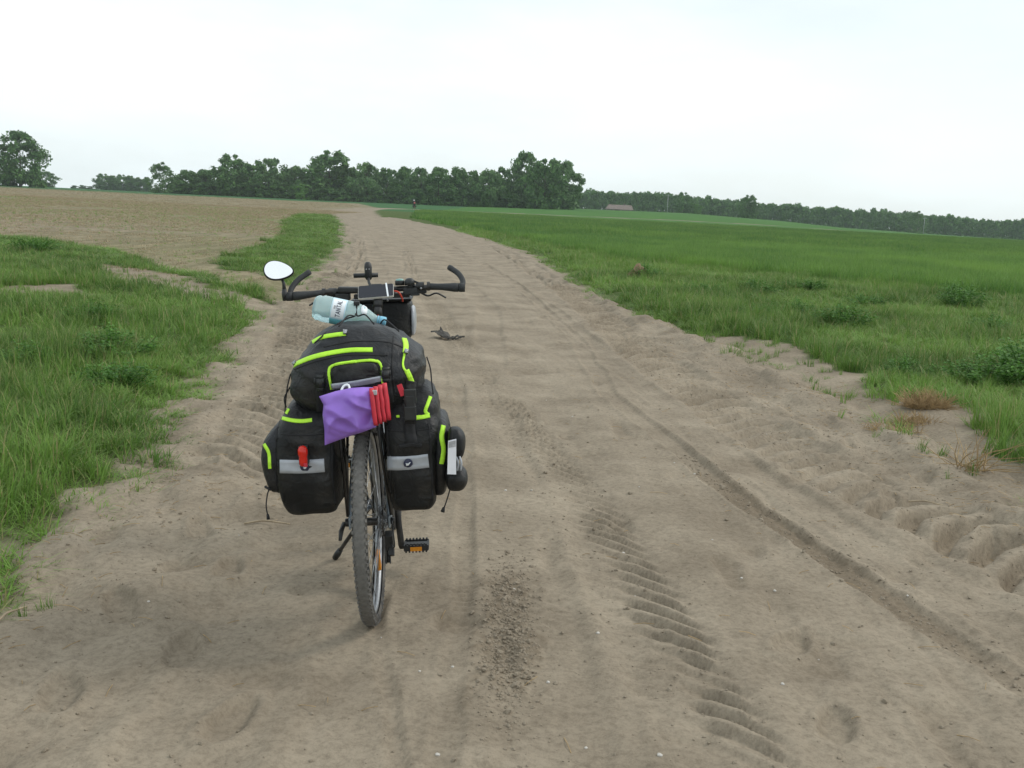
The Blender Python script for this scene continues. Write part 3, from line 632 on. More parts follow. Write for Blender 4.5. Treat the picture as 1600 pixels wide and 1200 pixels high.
# a row of pixel columns follows the photograph's skyline; heights in metres at 330 m (0.206 m per pixel)
pm = .206
tree('lone', 28, 300, 83 * 300 / 1600, 86, 'broad solitary oak with full round crown standing alone on the bare field edge')
tree('oak', 62, 520, 30 * 520 / 1600, 44, 'hazy blue-green tree peeping out behind the solitary oak', sink=1)
for px_, h_, w_ in ((158, 26, 34), (172, 24, 30), (186, 26, 30), (199, 25, 30), (210, 23, 26), (222, 24, 30)):
    tree('oak', px_, 560, h_ * 560 / 1600, w_, 'hazy tree in the distant clump beyond the birch', 'distant hazy clump of trees', sink=.5)
for px_, h_, w_ in ((112, 6, 16), (124, 7, 20), (138, 6, 18)):
    tree('shrub', px_, 600, h_ * 600 / 1600, w_, 'tiny far hedge bush on the horizon between the oak and distant clump', 'far hedge bushes', name='shrub', sink=.5)
tree('birch', 247, 320, 47 * .2, 46, 'airy pale-stemmed birch at the open end of the long wood')
wood = 'dark tree of even height in the flat-topped middle of the long wood'; gw = 'trees of the long wood'
FRONT = [('bushy', 284, 38, 44, 'low bushy tree next to the birch at the start of the long wood'), ('bushy', 312, 40, 44, 'bushy tree between the low one by the birch and the round-topped oak'), ('oak', 356, 62, 56, 'tall round-topped oak, second crown of the long wood after the birch'), ('narrow', 385, 48, 40, 'narrow tree squeezed between the round-topped oak and the tall pale-green tree'),
 ('tall', 411, 62, 52, 'tall pale-green tree just past the round-topped oak in the long wood'), ('light', 452, 54, 44, 'loose pale tree between the tall pale-green tree and the tallest broad crown'), ('oak', 504, 76, 76, 'tallest broad crown in the birch half of the long wood'), ('narrow', 535, 52, 40, 'narrow tree between the tallest broad crown and the slender pale-topped tree'), ('light', 562, 60, 46, 'slender pale-topped tree beside the tallest broad crown of the wood'),
 ('narrow', 592, 52, 44, None), ('bushy', 618, 58, 44, None), ('tall', 645, 56, 44, None), ('narrow', 672, 56, 44, None), ('bushy', 700, 58, 46, None), ('narrow', 722, 54, 40, None), ('light', 750, 56, 40, 'loose light tree one before the tree touching the twin-topped crown'), ('narrow', 770, 60, 40, 'narrow dark tree touching the twin-topped tree of the long wood'),
 ('tall', 806, 86, 58, 'tall twin-topped tree near the open-field end of the long wood'), ('oak', 836, 78, 60, 'wide dark tree beside the twin-topped one in the long wood'), ('tall', 862, 76, 54, 'last tall tree where the long wood ends at the cereal field')]
for k, px_, h_, w_, lb in FRONT:
    tree(k, px_, 330 + random.uniform(-6, 6), h_ * pm * random.uniform(.97, 1.04), w_ * 1.12, lb or wood, None if lb else gw, sink=.3)
for i in range(24):
    px_ = 285 + i * 25.2 + random.uniform(-8, 8); h_ = float(np.interp(px_, [285, 350, 410, 460, 510, 560, 620, 700, 760, 800, 870], [34, 44, 46, 44, 52, 46, 46, 48, 48, 60, 64]))
    tree(random.choice(['narrow', 'bushy', 'oak', 'tall']), px_, 345 + random.uniform(-6, 8), h_ * .216, random.uniform(44, 60), 'darker tree filling the second row of the long wood', 'second row of the long wood', sink=.3)
tree('round', 462, 322, 24 * .2, 28, 'small bright-green rounded tree at the foot of the long wood', sink=.2)
for i in range(44):
    px_ = 268 + i * 14.2 + random.uniform(-6, 6)
    tree('shrub', px_, 326 + random.uniform(-3, 3), random.uniform(15, 28) * pm, random.uniform(26, 40), 'dark leafy bush along the foot of the long wood', 'bushes at the foot of the long wood', name='shrub', sink=.3)
# single trees in front of the far forest
tree('oak', 1050, 470, 34 * 470 / 1600, 32, 'rounded tree standing before the far forest beside a pale pole', sink=.4)
tree('oak', 1148, 430, 37 * 430 / 1600, 36, 'tall dark tree standing clear before the far forest, away from any pole', sink=.4)
tree('round', 1070, 470, 18 * 470 / 1600, 22, 'smaller tree leaning against the rounded one beside the pale pole', sink=.4)
tree('birch', 1411, 470, 35 * 470 / 1600, 34, 'airy tree before the lower end of the far forest beside a pole', sink=.4)
# far forest: one mass of crowns
g = np.random.default_rng(77); Vs = []; b = KIND['bushy'][0]; co = np.empty(len(b.vertices) * 3, np.float32); b.vertices.foreach_get('co', co); co = co.reshape(-1, 4, 3)
tops_x = [600, 890, 930, 1000, 1100, 1200, 1300, 1400, 1500, 1600, 2000]; tops_y = [302, 299, 301, 302, 311, 320, 327, 335, 342, 347, 366]
for row, (d, dh) in enumerate(((560, .0), (600, 1.0), (640, 2.0))):
    px_ = 840.0 - 10 * row
    while px_ < 2050:
        a = (px_ - 800) / 1600; X = a * d; hor = 288.7 + .0507 * px_; top = np.interp(px_, tops_x, tops_y) + g.uniform(-2.2, 3.5) - (g.uniform() < .12) * 3
        ztop = CAM_H + (hor - top) / 1600 * d * 1.0; zg = float(Z0(np.array([X]), np.array([float(d)]))[0]) - 1.0; h = max(5.0, ztop - zg)
        wm = g.uniform(14, 22) / 1600 * d * 1.25; sel = co[g.integers(0, len(co), 800)].copy(); ctr = sel.mean(1, keepdims=True); sel = ctr + (sel - ctr) * 2.0
        ang = g.uniform(0, 6.28); c_, s_ = math.cos(ang), math.sin(ang); x = sel[..., 0] * c_ - sel[..., 1] * s_; y = sel[..., 0] * s_ + sel[..., 1] * c_
        Vs.append(np.stack([x * wm + X, y * wm + d, sel[..., 2] * h + zg], -1)); px_ += g.uniform(9, 15)
V = np.concatenate(Vs).reshape(-1, 3)
tag(link_mesh('far_forest', V, np.arange(len(V)).reshape(-1, 4), M['tree1'], None, False), 'long hazy far forest closing the cereal field', 'forest', kind='stuff')

# ------------------------------------------------------------------ farm building and poles before the forest
M['roof'] = simple('weathered tile roof', (.165, .130, .112), .9, var=.3, scale=1.5)
M['barnwall'] = simple('rendered barn wall', (.30, .27, .23), .9, var=.2, scale=1)
M['concrete'] = simple('pale concrete pole', (.38, .39, .39), .9, var=.15, scale=2)
M['darkwood'] = simple('dark boards', (.09, .07, .055), .9, var=.3, scale=2)
D = 455; X = (951 - 800) / 1600 * D; zg = float(Z0(np.array([X]), np.array([float(D)]))[0])
barn = empty('farm_building', Matrix.Translation((X, D, zg - 1.5)), 'low farm building with weathered brown roof at the edge of the cereal field', 'building')
MB().box((0, 0, 1.2), (5.4, 3.2, 1.2)).build('wall', M['barnwall'], barn, False)
mb = MB(); hx, hy = 5.9, 3.8
mb.add([(-hx, -hy, 2.2), (hx, -hy, 2.2), (hx, hy, 2.2), (-hx, hy, 2.2), (-hx + 1.2, 0, 4.2), (hx - .5, 0, 4.2), (-hx, -hy, 2.05), (hx, -hy, 2.05), (hx, hy, 2.05), (-hx, hy, 2.05)],
       [(0, 1, 5, 4), (2, 3, 4, 5), (3, 0, 4), (1, 2, 5), (9, 8, 7, 6), (0, 6, 7, 1), (1, 7, 8, 2), (2, 8, 9, 3), (3, 9, 6, 0)])
roof = mb.build('roof', M['roof'], barn, False); MB().box((2.2, .3, 4.3), (.3, .3, .5)).build('chimney', M['roof'], roof, False)
MB().box((-1.0, -3.22, 1.0), (1.1, .05, 1.0)).build('door', M['darkwood'], barn, False)
for wx in (-3.6, 2.0, 3.9): MB().box((wx, -3.22, 1.4), (.45, .05, .4)).build('window', M['darkwood'], barn, False)
def pole(px_, d, h, label):
    X = (px_ - 800) / 1600 * d; zg = float(Z0(np.array([X]), np.array([float(d)]))[0]) - .5
    r = empty('utility_pole', Matrix.Translation((X, d, zg)), label, 'pole', 'utility poles')
    MB().tube([(0, 0, 0), (0, 0, h)], [.13, .09], 8).build('shaft', M['concrete'], r)
    MB().box((0, 0, h - .5), (.8, .06, .06)).build('crossarm', M['concrete'], r, False)
    for sx in (-.7, 0, .7): MB().tube([(sx, 0, h - .44), (sx, 0, h - .2)], .05, 6).build('insulator', M['concrete'], r)
pole(1025, 450, 8.5, 'pale utility pole between the farm building and the rounded tree')
pole(1421, 440, 7.5, 'pale utility pole beside the airy tree at the lower forest end')
# ------------------------------------------------------------------ bicycle materials
M['tread'] = simple('dusty tyre tread', (.145, .138, .126), .9, var=.18, scale=60, bump=.5, bscale=260)
M['rubber'] = simple('black tyre rubber', (.022, .022, .022), .75, var=.3, scale=50, dust=.35)
M['alu'] = simple('brushed aluminium', (.33, .34, .35), .5, 1.0, var=.12, scale=80)
M['steel'] = simple('dusty steel', (.42, .43, .44), .45, 1.0, var=.25, scale=90)
M['frame'] = simple('grey blue frame paint', (.26, .31, .36), .35, .3, var=.1, scale=20, dust=.2)
M['blackmetal'] = simple('black painted metal', (.016, .016, .017), .45, .0, var=.3, scale=60, dust=.12)
M['plastic'] = simple('black plastic', (.018, .019, .019), .5, var=.25, scale=60)
M['grip'] = simple('black rubber grip', (.028, .030, .031), .75, var=.2, scale=90, bump=.2)
M['amber'] = simple('amber reflector', (.75, .28, .02), .25, var=.1, scale=90)
M['chain'] = simple('oily chain', (.10, .095, .09), .45, .8, var=.3, scale=150)
M['redcable'] = simple('red cable', (.50, .045, .02), .45, var=.1)
M['teal'] = simple('pale green compass', (.22, .40, .36), .4, var=.1)
m, t, p = new_mat('mirror glass'); p.inputs['Base Color'].default_value = (.96, .97, .98, 1); p.inputs['Metallic'].default_value = 1; p.inputs['Roughness'].default_value = .02; M['mirror'] = m

CONTACT = Vector((-0.435, 3.385, 0))
CONTACT.z = surf1(CONTACT.x, CONTACT.y) - .010
BIKE = Matrix.Translation(CONTACT) @ Matrix.Rotation(R(3.2), 4, 'Z') @ Matrix.Rotation(R(-4.6), 4, 'Y')
bike = empty('touring_bicycle', BIKE, 'loaded touring bicycle leaning on its kickstand in the middle of the sand road', 'bicycle')
RW = .35
def make_wheel(name, y, rear):
    mb = MB(); mb.lathe([(-.012, .300), (-.013, .313), (-.009, .318), (.009, .318), (.013, .313), (.012, .300), (.006, .296), (-.006, .296)], n=64, closed=True)
    rim = mb.build(name, M['alu'], bike); rim.location = (0, y, RW)
    # tyre with shoulder knobs
    prof = []; cr_, ra = .3265, .0235
    for k in range(14):
        a = -2.35 + k * (4.70 / 13); prof.append((ra * math.sin(a) * 1.02, cr_ + ra * math.cos(a)))
    mb = MB(); n = 96; mb.lathe(prof, n=n); nf = len(mb.f)
    midx = []
    for f in range(nf):
        i = f % (len(prof) - 1); midx.append(0 if 4 <= i <= 8 else 1)
    ty = link_mesh('tyre', mb.v, mb.f, None, rim, True, [M['tread'], M['rubber']], midx); mb = MB()
    NK = 92
    for k in range(NK):
        for sx in (-1, 1):
            t = 2 * math.pi * (k + (.5 if sx > 0 else 0)) / NK; a = .92 * sx
            c = Vector((ra * math.sin(a) * 1.05, 0, 0)); rr = cr_ + ra * math.cos(a) * 1.03
            rot = Matrix.Rotation(t, 3, 'X') @ Matrix.Rotation(a, 3, 'Y'); pos = Matrix.Rotation(t, 3, 'X') @ Vector((c.x, 0, rr))
            mb.box(pos, (.0042, .0052, .0030), rot)
        for q, xo in enumerate((-.007, .007)):
            t = 2 * math.pi * (k + .25 + .5 * q) / NK; pos = Matrix.Rotation(t, 3, 'X') @ Vector((xo, 0, cr_ + ra * .985))
            mb.box(pos, (.0045, .0070, .0007), Matrix.Rotation(t, 3, 'X') @ Matrix.Rotation(.5 if q else -.5, 3, 'Z'))
    tag(mb.build('tread_knobs', M['tread'], rim, False), kind='stuff')
    hub = MB().lathe([(-.065, .0), (-.065, .008), (-.036, .012), (-.034, .026), (-.028, .026), (-.022, .014), (.022, .014), (.028, .026), (.034, .026), (.036, .012), (.065, .008), (.065, 0)], n=20).build('hub', M['blackmetal'], rim)
    sp = MB().tube([(0, 0, 0), (0, 0, 1)], .0013, 5); so = sp.build('spoke', M['steel'], rim); me = so.data
    for k in range(32):
        o = so if k == 0 else bpy.data.objects.new('spoke', me)
        if k: COL.objects.link(o); o.parent = rim
        side = -1 if k % 2 else 1; t = 2 * math.pi * k / 32; th = t + (.55 if (k // 2) % 2 else -.55)
        A = Vector((side * .031, math.sin(th) * .024, math.cos(th) * .024)); B = Vector((side * .002, math.sin(t) * .298, math.cos(t) * .298)); d = B - A
        o.location = A; o.rotation_euler = d.to_track_quat('Z', 'Y').to_euler(); o.scale = (1, 1, d.length)
    rf = MB(); a0 = R(-150 if rear else 40); rot = Matrix.Rotation(a0, 3, 'X'); rf.box(rot @ Vector((.012, 0, .20)), (.007, .013, .045), rot); rf.build('reflector', M['amber'], rim, False, bevel=.003)
    return rim
rear = make_wheel('rear_wheel', 0, True); front = make_wheel('front_wheel', 1.07, False)

def part(mb, name, mat, parent=None, **k): return mb.build(name, M[mat], parent or bike, **k)
BB = Vector((0, .435, .285)); SEAT = Vector((0, .27, .76)); HT = Vector((0, .79, .93)); HB = Vector((0, .845, .74))
part(MB().tube([BB, SEAT], .017, 12), 'seat_tube', 'frame'); part(MB().tube([SEAT + Vector((0, .008, -.04)), HT], .018, 12), 'top_tube', 'frame'); part(MB().tube([BB, HB], .022, 12), 'down_tube', 'frame'); part(MB().tube([HB + Vector((0, .012, -.04)), HT + Vector((0, -.012, .04))], .021, 12), 'head_tube', 'frame')
for sx in (-1, 1):
    part(MB().tube(bez([(sx * .066, 0, .352), (sx * .058, .12, .338), (sx * .04, .33, .30), (sx * .026, .42, .287)], 12), .0095, 8), 'chain_stay', 'frame')
    part(MB().tube(bez([(sx * .066, 0, .352), (sx * .062, .06, .47), (sx * .044, .17, .63), (sx * .016, .265, .745)], 12), .0085, 8), 'seat_stay', 'frame')
    part(MB().box((sx * .067, .002, .350), (.004, .022, .022)), 'dropout', 'frame', smooth=False, bevel=.004)
    part(MB().tube(bez([(sx * .035, .865, .69), (sx * .055, .89, .66), (sx * .056, .98, .5), (sx * .056, 1.06, .355)], 12), [.016] * 6 + [.014] * 7, 10), 'fork_blade', 'blackmetal')
part(MB().lathe([(-.036, .0), (-.036, .021), (.036, .021), (.036, 0)], c=BB, n=18), 'bottom_bracket', 'frame'); part(MB().box((0, .86, .695), (.055, .022, .022)), 'fork_crown', 'blackmetal', bevel=.006)
part(MB().tube([SEAT, (0, .235, .865)], .0135, 12), 'seat_post', 'blackmetal')
sd_ = MB(); prof = [(.10, .075), (.13, .078), (.20, .07), (.27, .035), (.36, .022), (.375, .012)]
V = []; F = []
for y_, h_ in prof:
    for k in range(12):
        a = 2 * math.pi * k / 12; V.append((h_ * math.cos(a), y_, .885 + .02 * math.sin(a) - .012 * abs(math.cos(a))))
for i in range(len(prof) - 1):
    for k in range(12): F.append((i * 12 + k, i * 12 + (k + 1) % 12, (i + 1) * 12 + (k + 1) % 12, (i + 1) * 12 + k))
sd_.add(V, F + [tuple(range(11, -1, -1)), tuple(60 + k for k in range(12))]); part(sd_, 'saddle', 'plastic')
# drivetrain
cs = MB()
for i, r_ in enumerate((.055, .050, .044, .038, .032, .027, .023)):
    x_ = .034 + .0042 * i; P = []
    for k in range(int(r_ * 900)):
        pass
    nt_ = int(2 * math.pi * r_ / .0127); prof = []
    V = []; F = []
    for k in range(nt_ * 4):
        a = 2 * math.pi * k / (nt_ * 4); rr = r_ + (.003 if k % 4 in (0, 1) else -.001); V += [(x_ - .001, rr * math.sin(a), rr * math.cos(a)), (x_ + .001, rr * math.sin(a), rr * math.cos(a))]
    m_ = nt_ * 4
    for k in range(m_): F.append((2 * k, 2 * k + 1, (2 * k + 3) % (2 * m_), (2 * k + 2) % (2 * m_)))
    F += [tuple(range(0, 2 * m_, 2))[::-1], tuple(range(1, 2 * m_, 2))]; cs.add(V, F)
co_ = part(cs, 'cassette', 'steel', smooth=False); co_.location = (0, 0, RW)
ch = MB(); nt_ = 44; r_ = .088; V = []; F = []; m_ = nt_ * 4
for k in range(m_):
    a = 2 * math.pi * k / m_; rr = r_ + (.003 if k % 4 in (0, 1) else -.001); V += [(.044, rr * math.sin(a), rr * math.cos(a)), (.047, rr * math.sin(a), rr * math.cos(a))]
for k in range(m_): F.append((2 * k, 2 * k + 1, (2 * k + 3) % (2 * m_), (2 * k + 2) % (2 * m_)))
ch.add(V, F + [tuple(range(0, 2 * m_, 2))[::-1], tuple(range(1, 2 * m_, 2))]); ch.lathe([(.05, 0), (.05, .10), (.053, .102), (.054, .08), (.054, 0)], n=40)
o = part(ch, 'chainring', 'blackmetal', smooth=False); o.location = BB
cn = MB(); loop = []
def arc(c, r_, a0, a1, n=14): return [(.0455, c[0] + r_ * math.cos(R(a0 + (a1 - a0) * i / n)), c[1] + r_ * math.sin(R(a0 + (a1 - a0) * i / n))) for i in range(n + 1)]
loop = arc((BB.y, BB.z), .091, -95, 95) + arc((0, RW), .043, 95, 262) + [(.05, .035, .278), (.052, .028, .252)] + arc((.04, .205), .018, 175, 275, 5)
seg = []
for a, b_ in zip(loop, loop[1:] + loop[:1]):
    a, b_ = Vector(a), Vector(b_); nn = max(1, int((b_ - a).length / .0127))
    for i in range(nn): seg.append((a.lerp(b_, i / nn), a.lerp(b_, (i + 1) / nn)))
for i, (a, b_) in enumerate(seg):
    d = b_ - a
    if d.length > 1e-4: cn.box((a + b_) / 2, (.0032 if i % 2 else .0018, .0036, d.length * .48), d.to_track_quat('Z', 'X').to_matrix())
part(cn, 'chain', 'chain', smooth=False)
dr = MB(); dr.box((.062, .005, .285), (.014, .018, .022), Matrix.Rotation(.3, 3, 'X')); dr.box((.066, .03, .245), (.010, .012, .03), Matrix.Rotation(-.5, 3, 'X'))
dr.box((.046, .036, .228), (.002, .012, .042), Matrix.Rotation(-.2, 3, 'X')); dr.box((.060, .036, .228), (.002, .012, .042), Matrix.Rotation(-.2, 3, 'X'))
dro = part(dr, 'rear_derailleur', 'plastic', smooth=False, bevel=.003)
for c in ((.053, .028, .252), (.053, .042, .203)): MB().lathe([(-.004, .004), (-.004, .0175), (.004, .0175), (.004, .004)], c=c, n=14, closed=True).build('jockey_wheel', M['blackmetal'], dro)
MB().tube(bez([(.066, -.01, .27), (.085, -.07, .28), (.08, -.05, .35), (.068, .08, .34)], 14), .0025, 6).build('cable', M['plastic'], dro)
for nm, sx, dz in (('right', 1, -1), ('left', -1, 1)):
    ca = MB(); a = Vector((sx * .058, BB.y, BB.z)); b_ = Vector((sx * .072, BB.y + .012 * dz, BB.z + dz * .168))
    ca.tube([a + Vector((0, 0, -dz * .015)), a, a.lerp(b_, .5), b_, b_ + Vector((0, 0, dz * .012))], [.010, .016, .012, .0125, .008], 10, flat=.62, up=(0, 1, 0)); ca.lathe([(-.012, .014), (.012, .014)], c=a, n=14)
    ck = part(ca, 'crank_arm', 'blackmetal')
    pd = MB(); c = b_ + Vector((sx * .058, 0, 0)); pd.tube([b_, b_ + Vector((sx * .10, 0, 0))], .007, 8); pd.box(c, (.040, .014, .010))
    for sy in (-1, 1):
        pd.box(c + Vector((0, sy * .036, 0)), (.046, .004, .011))
        for q in range(7): pd.box(c + Vector((-.039 + q * .013, sy * .036, .013)), (.0032, .004, .004)); pd.box(c + Vector((-.039 + q * .013, sy * .036, -.013)), (.0032, .004, .004))
    for sxx in (-.044, .044): pd.box(c + Vector((sxx, 0, 0)), (.004, .036, .009))
    po = pd.build('pedal', M['plastic'], ck, False)
    MB().box(c + Vector((0, -.042, -.002)), (.022, .003, .0075)).build('pedal_reflector', M['amber'], ck, False)
qr = MB(); qr.tube([(-.084, 0, RW), (.084, 0, RW)], .0055, 8); qr.lathe([(-.084, 0), (-.084, .014), (-.070, .015), (-.070, 0)], c=(0, 0, RW), n=14); qr.tube([(-.088, 0, RW), (-.096, -.03, RW - .02), (-.098, -.055, RW - .045)], [.008, .009, .006], 8, flat=.6)
qr.lathe([(.070, 0), (.070, .012), (.084, .010), (.084, 0)], c=(0, 0, RW), n=14); part(qr, 'quick_release', 'blackmetal')
# brakes, rack, kickstand
bk = MB()
for sx in (-1, 1):
    bk.box((sx * .034, .20, .66), (.006, .011, .05), Matrix.Rotation(sx * .12, 3, 'Y')); bk.box((sx * .022, .165, .625), (.008, .03, .006))
part(bk, 'rear_brake', 'blackmetal', smooth=False, bevel=.003)
rk = MB()
for sx in (-1, 1):
    rk.tube([(sx * .062, -.20, .735), (sx * .062, .20, .735), (sx * .03, .27, .725)], .005, 8); rk.tube([(sx * .074, .0, .375), (sx * .070, -.02, .55), (sx * .062, -.08, .735)], .005, 8)
    rk.tube([(sx * .074, .0, .375), (sx * .070, .03, .55), (sx * .062, .08, .735)], .005, 8); rk.tube([(sx * .074, -.008, .375), (sx * .068, -.09, .52), (sx * .062, -.19, .735)], .005, 8)
    rk.tube([(sx * .070, -.11, .60), (sx * .070, .10, .60)], .004, 8)
for y_ in (-.20, -.08, .06, .18): rk.tube([(-.062, y_, .735), (.062, y_, .735)], .004, 8)
rk.box((0, -.215, .722), (.032, .004, .02)); part(rk, 'rear_rack', 'blackmetal')
foot = BIKE.inverted() @ Vector((-.672, 3.93, surf1(-.672, 3.93) + .012))
ks = MB(); k0 = Vector((-.03, .385, .30)); ks.box(k0 + Vector((.01, 0, 0)), (.028, .022, .014)); ks.tube([k0, k0.lerp(foot, .12), k0.lerp(foot, .82), foot], [.011, .008, .008, .008], 10)
kso = part(ks, 'kickstand', 'blackmetal'); q = (foot - k0).normalized(); MB().tube([foot - q * .05, foot - q * .02, foot + q * .006], [.011, .014, .012], 10).build('foot', M['plastic'], kso)
# cockpit
part(MB().tube(bez([(-.355, .815, 1.066), (-.2, .845, 1.078), (-.06, .87, 1.076), (.06, .87, 1.078), (.2, .845, 1.082), (.335, .815, 1.078)], 24), .0115, 10), 'handlebar', 'blackmetal')
st = MB(); st.tube([HT + Vector((0, -.012, .035)), (0, .765, 1.02)], .016, 12); st.tube([(0, .762, 1.015), (0, .80, 1.05), (0, .868, 1.077)], [.021, .018, .020], 12); st.lathe([(-.028, .021), (.028, .021)], c=(0, .87, 1.077), n=16); part(st, 'stem', 'blackmetal')
for sx, xe, ze, xi in ((-1, -.35, 1.066, -.225), (1, .333, 1.079, .205)):
    pts = [Vector((xi, .845 - .0, ze + .008)).lerp(Vector((xe, .815, ze)), t_) for t_ in (0, .06, .3, .6, .85, .97, 1)]
    gp = MB(); gp.tube(pts, [.013, .0165, .0165, .020, .024, .023, .016], 14, flat=.78, up=(0, 0, 1)); gpo = part(gp, 'grip', 'grip')
    MB().lathe([(-.006, .019), (.006, .019)], c=pts[0], n=14).build('clamp_ring', M['blackmetal'], gpo)
    e0 = Vector((xe, .815, ze)); be = MB(); be.lathe([(-.012, .0), (-.012, .0185), (.012, .0185), (.012, 0)], c=e0 + Vector((sx * .010, 0, 0)), n=16)
    if sx < 0: bp_ = [e0 + Vector((-.008, 0, 0)), e0 + Vector((-.006, .028, .030)), e0 + Vector((.018, .065, .062)), e0 + Vector((.062, .10, .092))]
    else: bp_ = [e0 + Vector((.010, 0, 0)), e0 + Vector((.014, .03, .026)), e0 + Vector((-.004, .07, .054)), e0 + Vector((-.040, .11, .078))]
    be.tube(bez(bp_, 15), [.0135, .0125, .0115] + [.0115] * 11 + [.0125, .012], 12); part(be, 'bar_end', 'grip')
    # brake lever and shifter
    lx = xi - sx * .035; lv = MB(); lv.lathe([(-.016, .017), (.016, .017)], c=(lx, .853, ze + .009), n=14); lv.box((lx, .872, ze - .008), (.026, .02, .014)); lvo = part(lv, 'brake_mount', 'plastic', smooth=False, bevel=.004)
    MB().tube(bez([(lx, .885, ze - .02), (lx + sx * .03, .90, ze - .036), (lx + sx * .065, .895, ze - .026), (lx + sx * .105, .89, ze - .046)], 12), [.008] * 4 + [.0065] * 9, 8, flat=.6).build('brake_lever', M['blackmetal'], lvo)
    sh = MB(); sx2 = xi - sx * .075; sh.box((sx2, .862, ze - .012), (.030, .026, .015)); sh.lathe([(-.010, .018), (.010, .018)], c=(sx2, .856, ze + .008), n=14); sho = part(sh, 'shifter', 'plastic', smooth=False, bevel=.005)
    MB().box((sx2 + sx * .02, .835, ze - .024), (.018, .012, .004)).build('shift_paddle', M['plastic'], sho, False, bevel=.002)
# brake and gear cables looping forward
for a, b_, c in (((-.17, .88, 1.075), (-.10, 1.0, 1.05), (-.03, .92, .90)), ((.16, .88, 1.08), (.12, 1.0, 1.06), (.04, .92, .90)), ((-.20, .88, 1.06), (-.06, 1.03, 1.00), (.03, .90, .86)), ((.19, .88, 1.06), (.09, 1.03, 1.0), (-.03, .90, .86))):
    part(MB().tube(bez([a, ((a[0] + b_[0]) / 2, .97, 1.085), b_, c], 18), .0026, 6), 'cable', 'plastic')
for pts in ([(-.002, .80, 1.05), (.004, .775, 1.02), (.000, .76, .985), (-.006, .765, .95)], [(.06, .80, 1.077), (.085, .79, 1.07), (.097, .80, 1.045), (.098, .82, 1.03)]):
    part(MB().tube(bez(pts, 14), .0036, 6), 'red_cable', 'redcable')
# accessory bar across the front of the stem with light mount
ac = MB(); ac.tube([(-.115, .99, 1.131), (-.012, .99, 1.131)], .0098, 12); ac.tube(bez([(-.02, .875, 1.08), (-.045, .93, 1.10), (-.052, .985, 1.125)], 8), .006, 8)
aco = part(ac, 'accessory_bar', 'plastic')
lm = MB(); V = []; F = []; prof = [(1.112, .010, .012), (1.122, .016, .018), (1.145, .0155, .020), (1.165, .0165, .020), (1.180, .014, .017), (1.188, .008, .010)]
for z_, hx, hy in prof:
    for k in range(14):
        a = 2 * math.pi * k / 14; V.append((-.052 + hx * math.cos(a), .985 + hy * math.sin(a), z_))
for i in range(5):
    for k in range(14): F.append((i * 14 + k, i * 14 + (k + 1) % 14, (i + 1) * 14 + (k + 1) % 14, (i + 1) * 14 + k))
lm.add(V, F + [tuple(range(13, -1, -1)), tuple(70 + k for k in range(14))]); lmo = lm.build('light_mount', M['plastic'], aco)
for sx in (-.006, .006): MB().lathe([(0, .0), (0, .003), (-.003, .002), (-.003, 0)], c=(-.052 + sx, .964, 1.158), axis='y', n=10).build('button', M['steel'], aco)
dome = [(.0, .0205), (.006, .020), (.012, .0165), (.016, .010), (.018, 0)]
be = MB().lathe([(-.012, .0), (-.012, .021)] + dome, c=(.128, .845, 1.106), axis='z', n=18); beo = part(be, 'bell', 'plastic'); MB().box((.154, .845, 1.106), (.010, .004, .004), Matrix.Rotation(.4, 3, 'Y')).build('striker', M['plastic'], beo, False)
cp_ = MB().lathe([(-.014, 0), (-.014, .019), (.004, .020), (.006, .018), (.006, 0)], c=(.087, .855, 1.108), axis='z', n=18); cpo = part(cp_, 'compass', 'plastic'); MB().lathe([(0, .0165), (.005, .015), (.007, 0)], c=(.087, .855, 1.1145), axis='z', n=18).build('compass_glass', M['teal'], cpo)
# mounting tray and clutter left of the stem
part(MB().box((-.125, .85, 1.083), (.042, .022, .012), Matrix.Rotation(.05, 3, 'Y')), 'bar_pad', 'plastic', smooth=False, bevel=.006)
part(MB().box((.01, .87, 1.052), (.115, .018, .010)), 'bag_bracket', 'plastic', smooth=False, bevel=.004)
for c in ((-.015, .80, 1.04), (.035, .83, 1.035), (.068, .83, 1.068), (.175, .828, 1.080)): part(MB().lathe([(0, 0), (0, .005), (-.004, .004), (-.005, 0)], c=c, axis='y', n=10), 'bolt', 'alu')
# phone holder
part(MB().box((-.008, .835, 1.078), (.022, .03, .012), Matrix.Rotation(.6, 3, 'X')), 'phone_holder', 'plastic', smooth=False, bevel=.004)
# mirror on the left bar end
mr = MB(); mr.tube([(-.378, .81, 1.050), (-.379, .81, 1.075), (-.380, .812, 1.098)], [.010, .012, .009], 10); mr.tube([(-.380, .812, 1.095), (-.382, .82, 1.12), (-.392, .825, 1.150)], [.008, .006, .005], 8); mro = part(mr, 'mirror_arm', 'plastic')
mc = Vector((-.400, .826, 1.173)); camb = BIKE.inverted() @ Vector((0, 0, CAM_H)); vdir = (camb - mc).normalized(); upd = (BIKE.inverted().to_3x3() @ Vector((-.1, -.55, 1))).normalized(); nm_ = (vdir + upd).normalized()
tx = Vector((1, 0, 0)); tx = (tx - nm_ * tx.dot(nm_)).normalized(); ty_ = nm_.cross(tx)
if ty_.z < 0: ty_ = -ty_
def egg(sc, off, n=40):
    o = []
    for k in range(n):
        a = 2 * math.pi * k / n; ex = .0585 * math.cos(a); ey = .0415 * math.sin(a) * (1 - .28 * math.cos(a)) / max(.25, nm_.dot(vdir)) * .86 - .004 * math.cos(a)
        o.append(mc + tx * ex * sc + ty_ * ey * sc + nm_ * off)
    return o
A, B, C_ = egg(1.05, .0), egg(1.05, -.008), egg(.6, -.022); n = 40
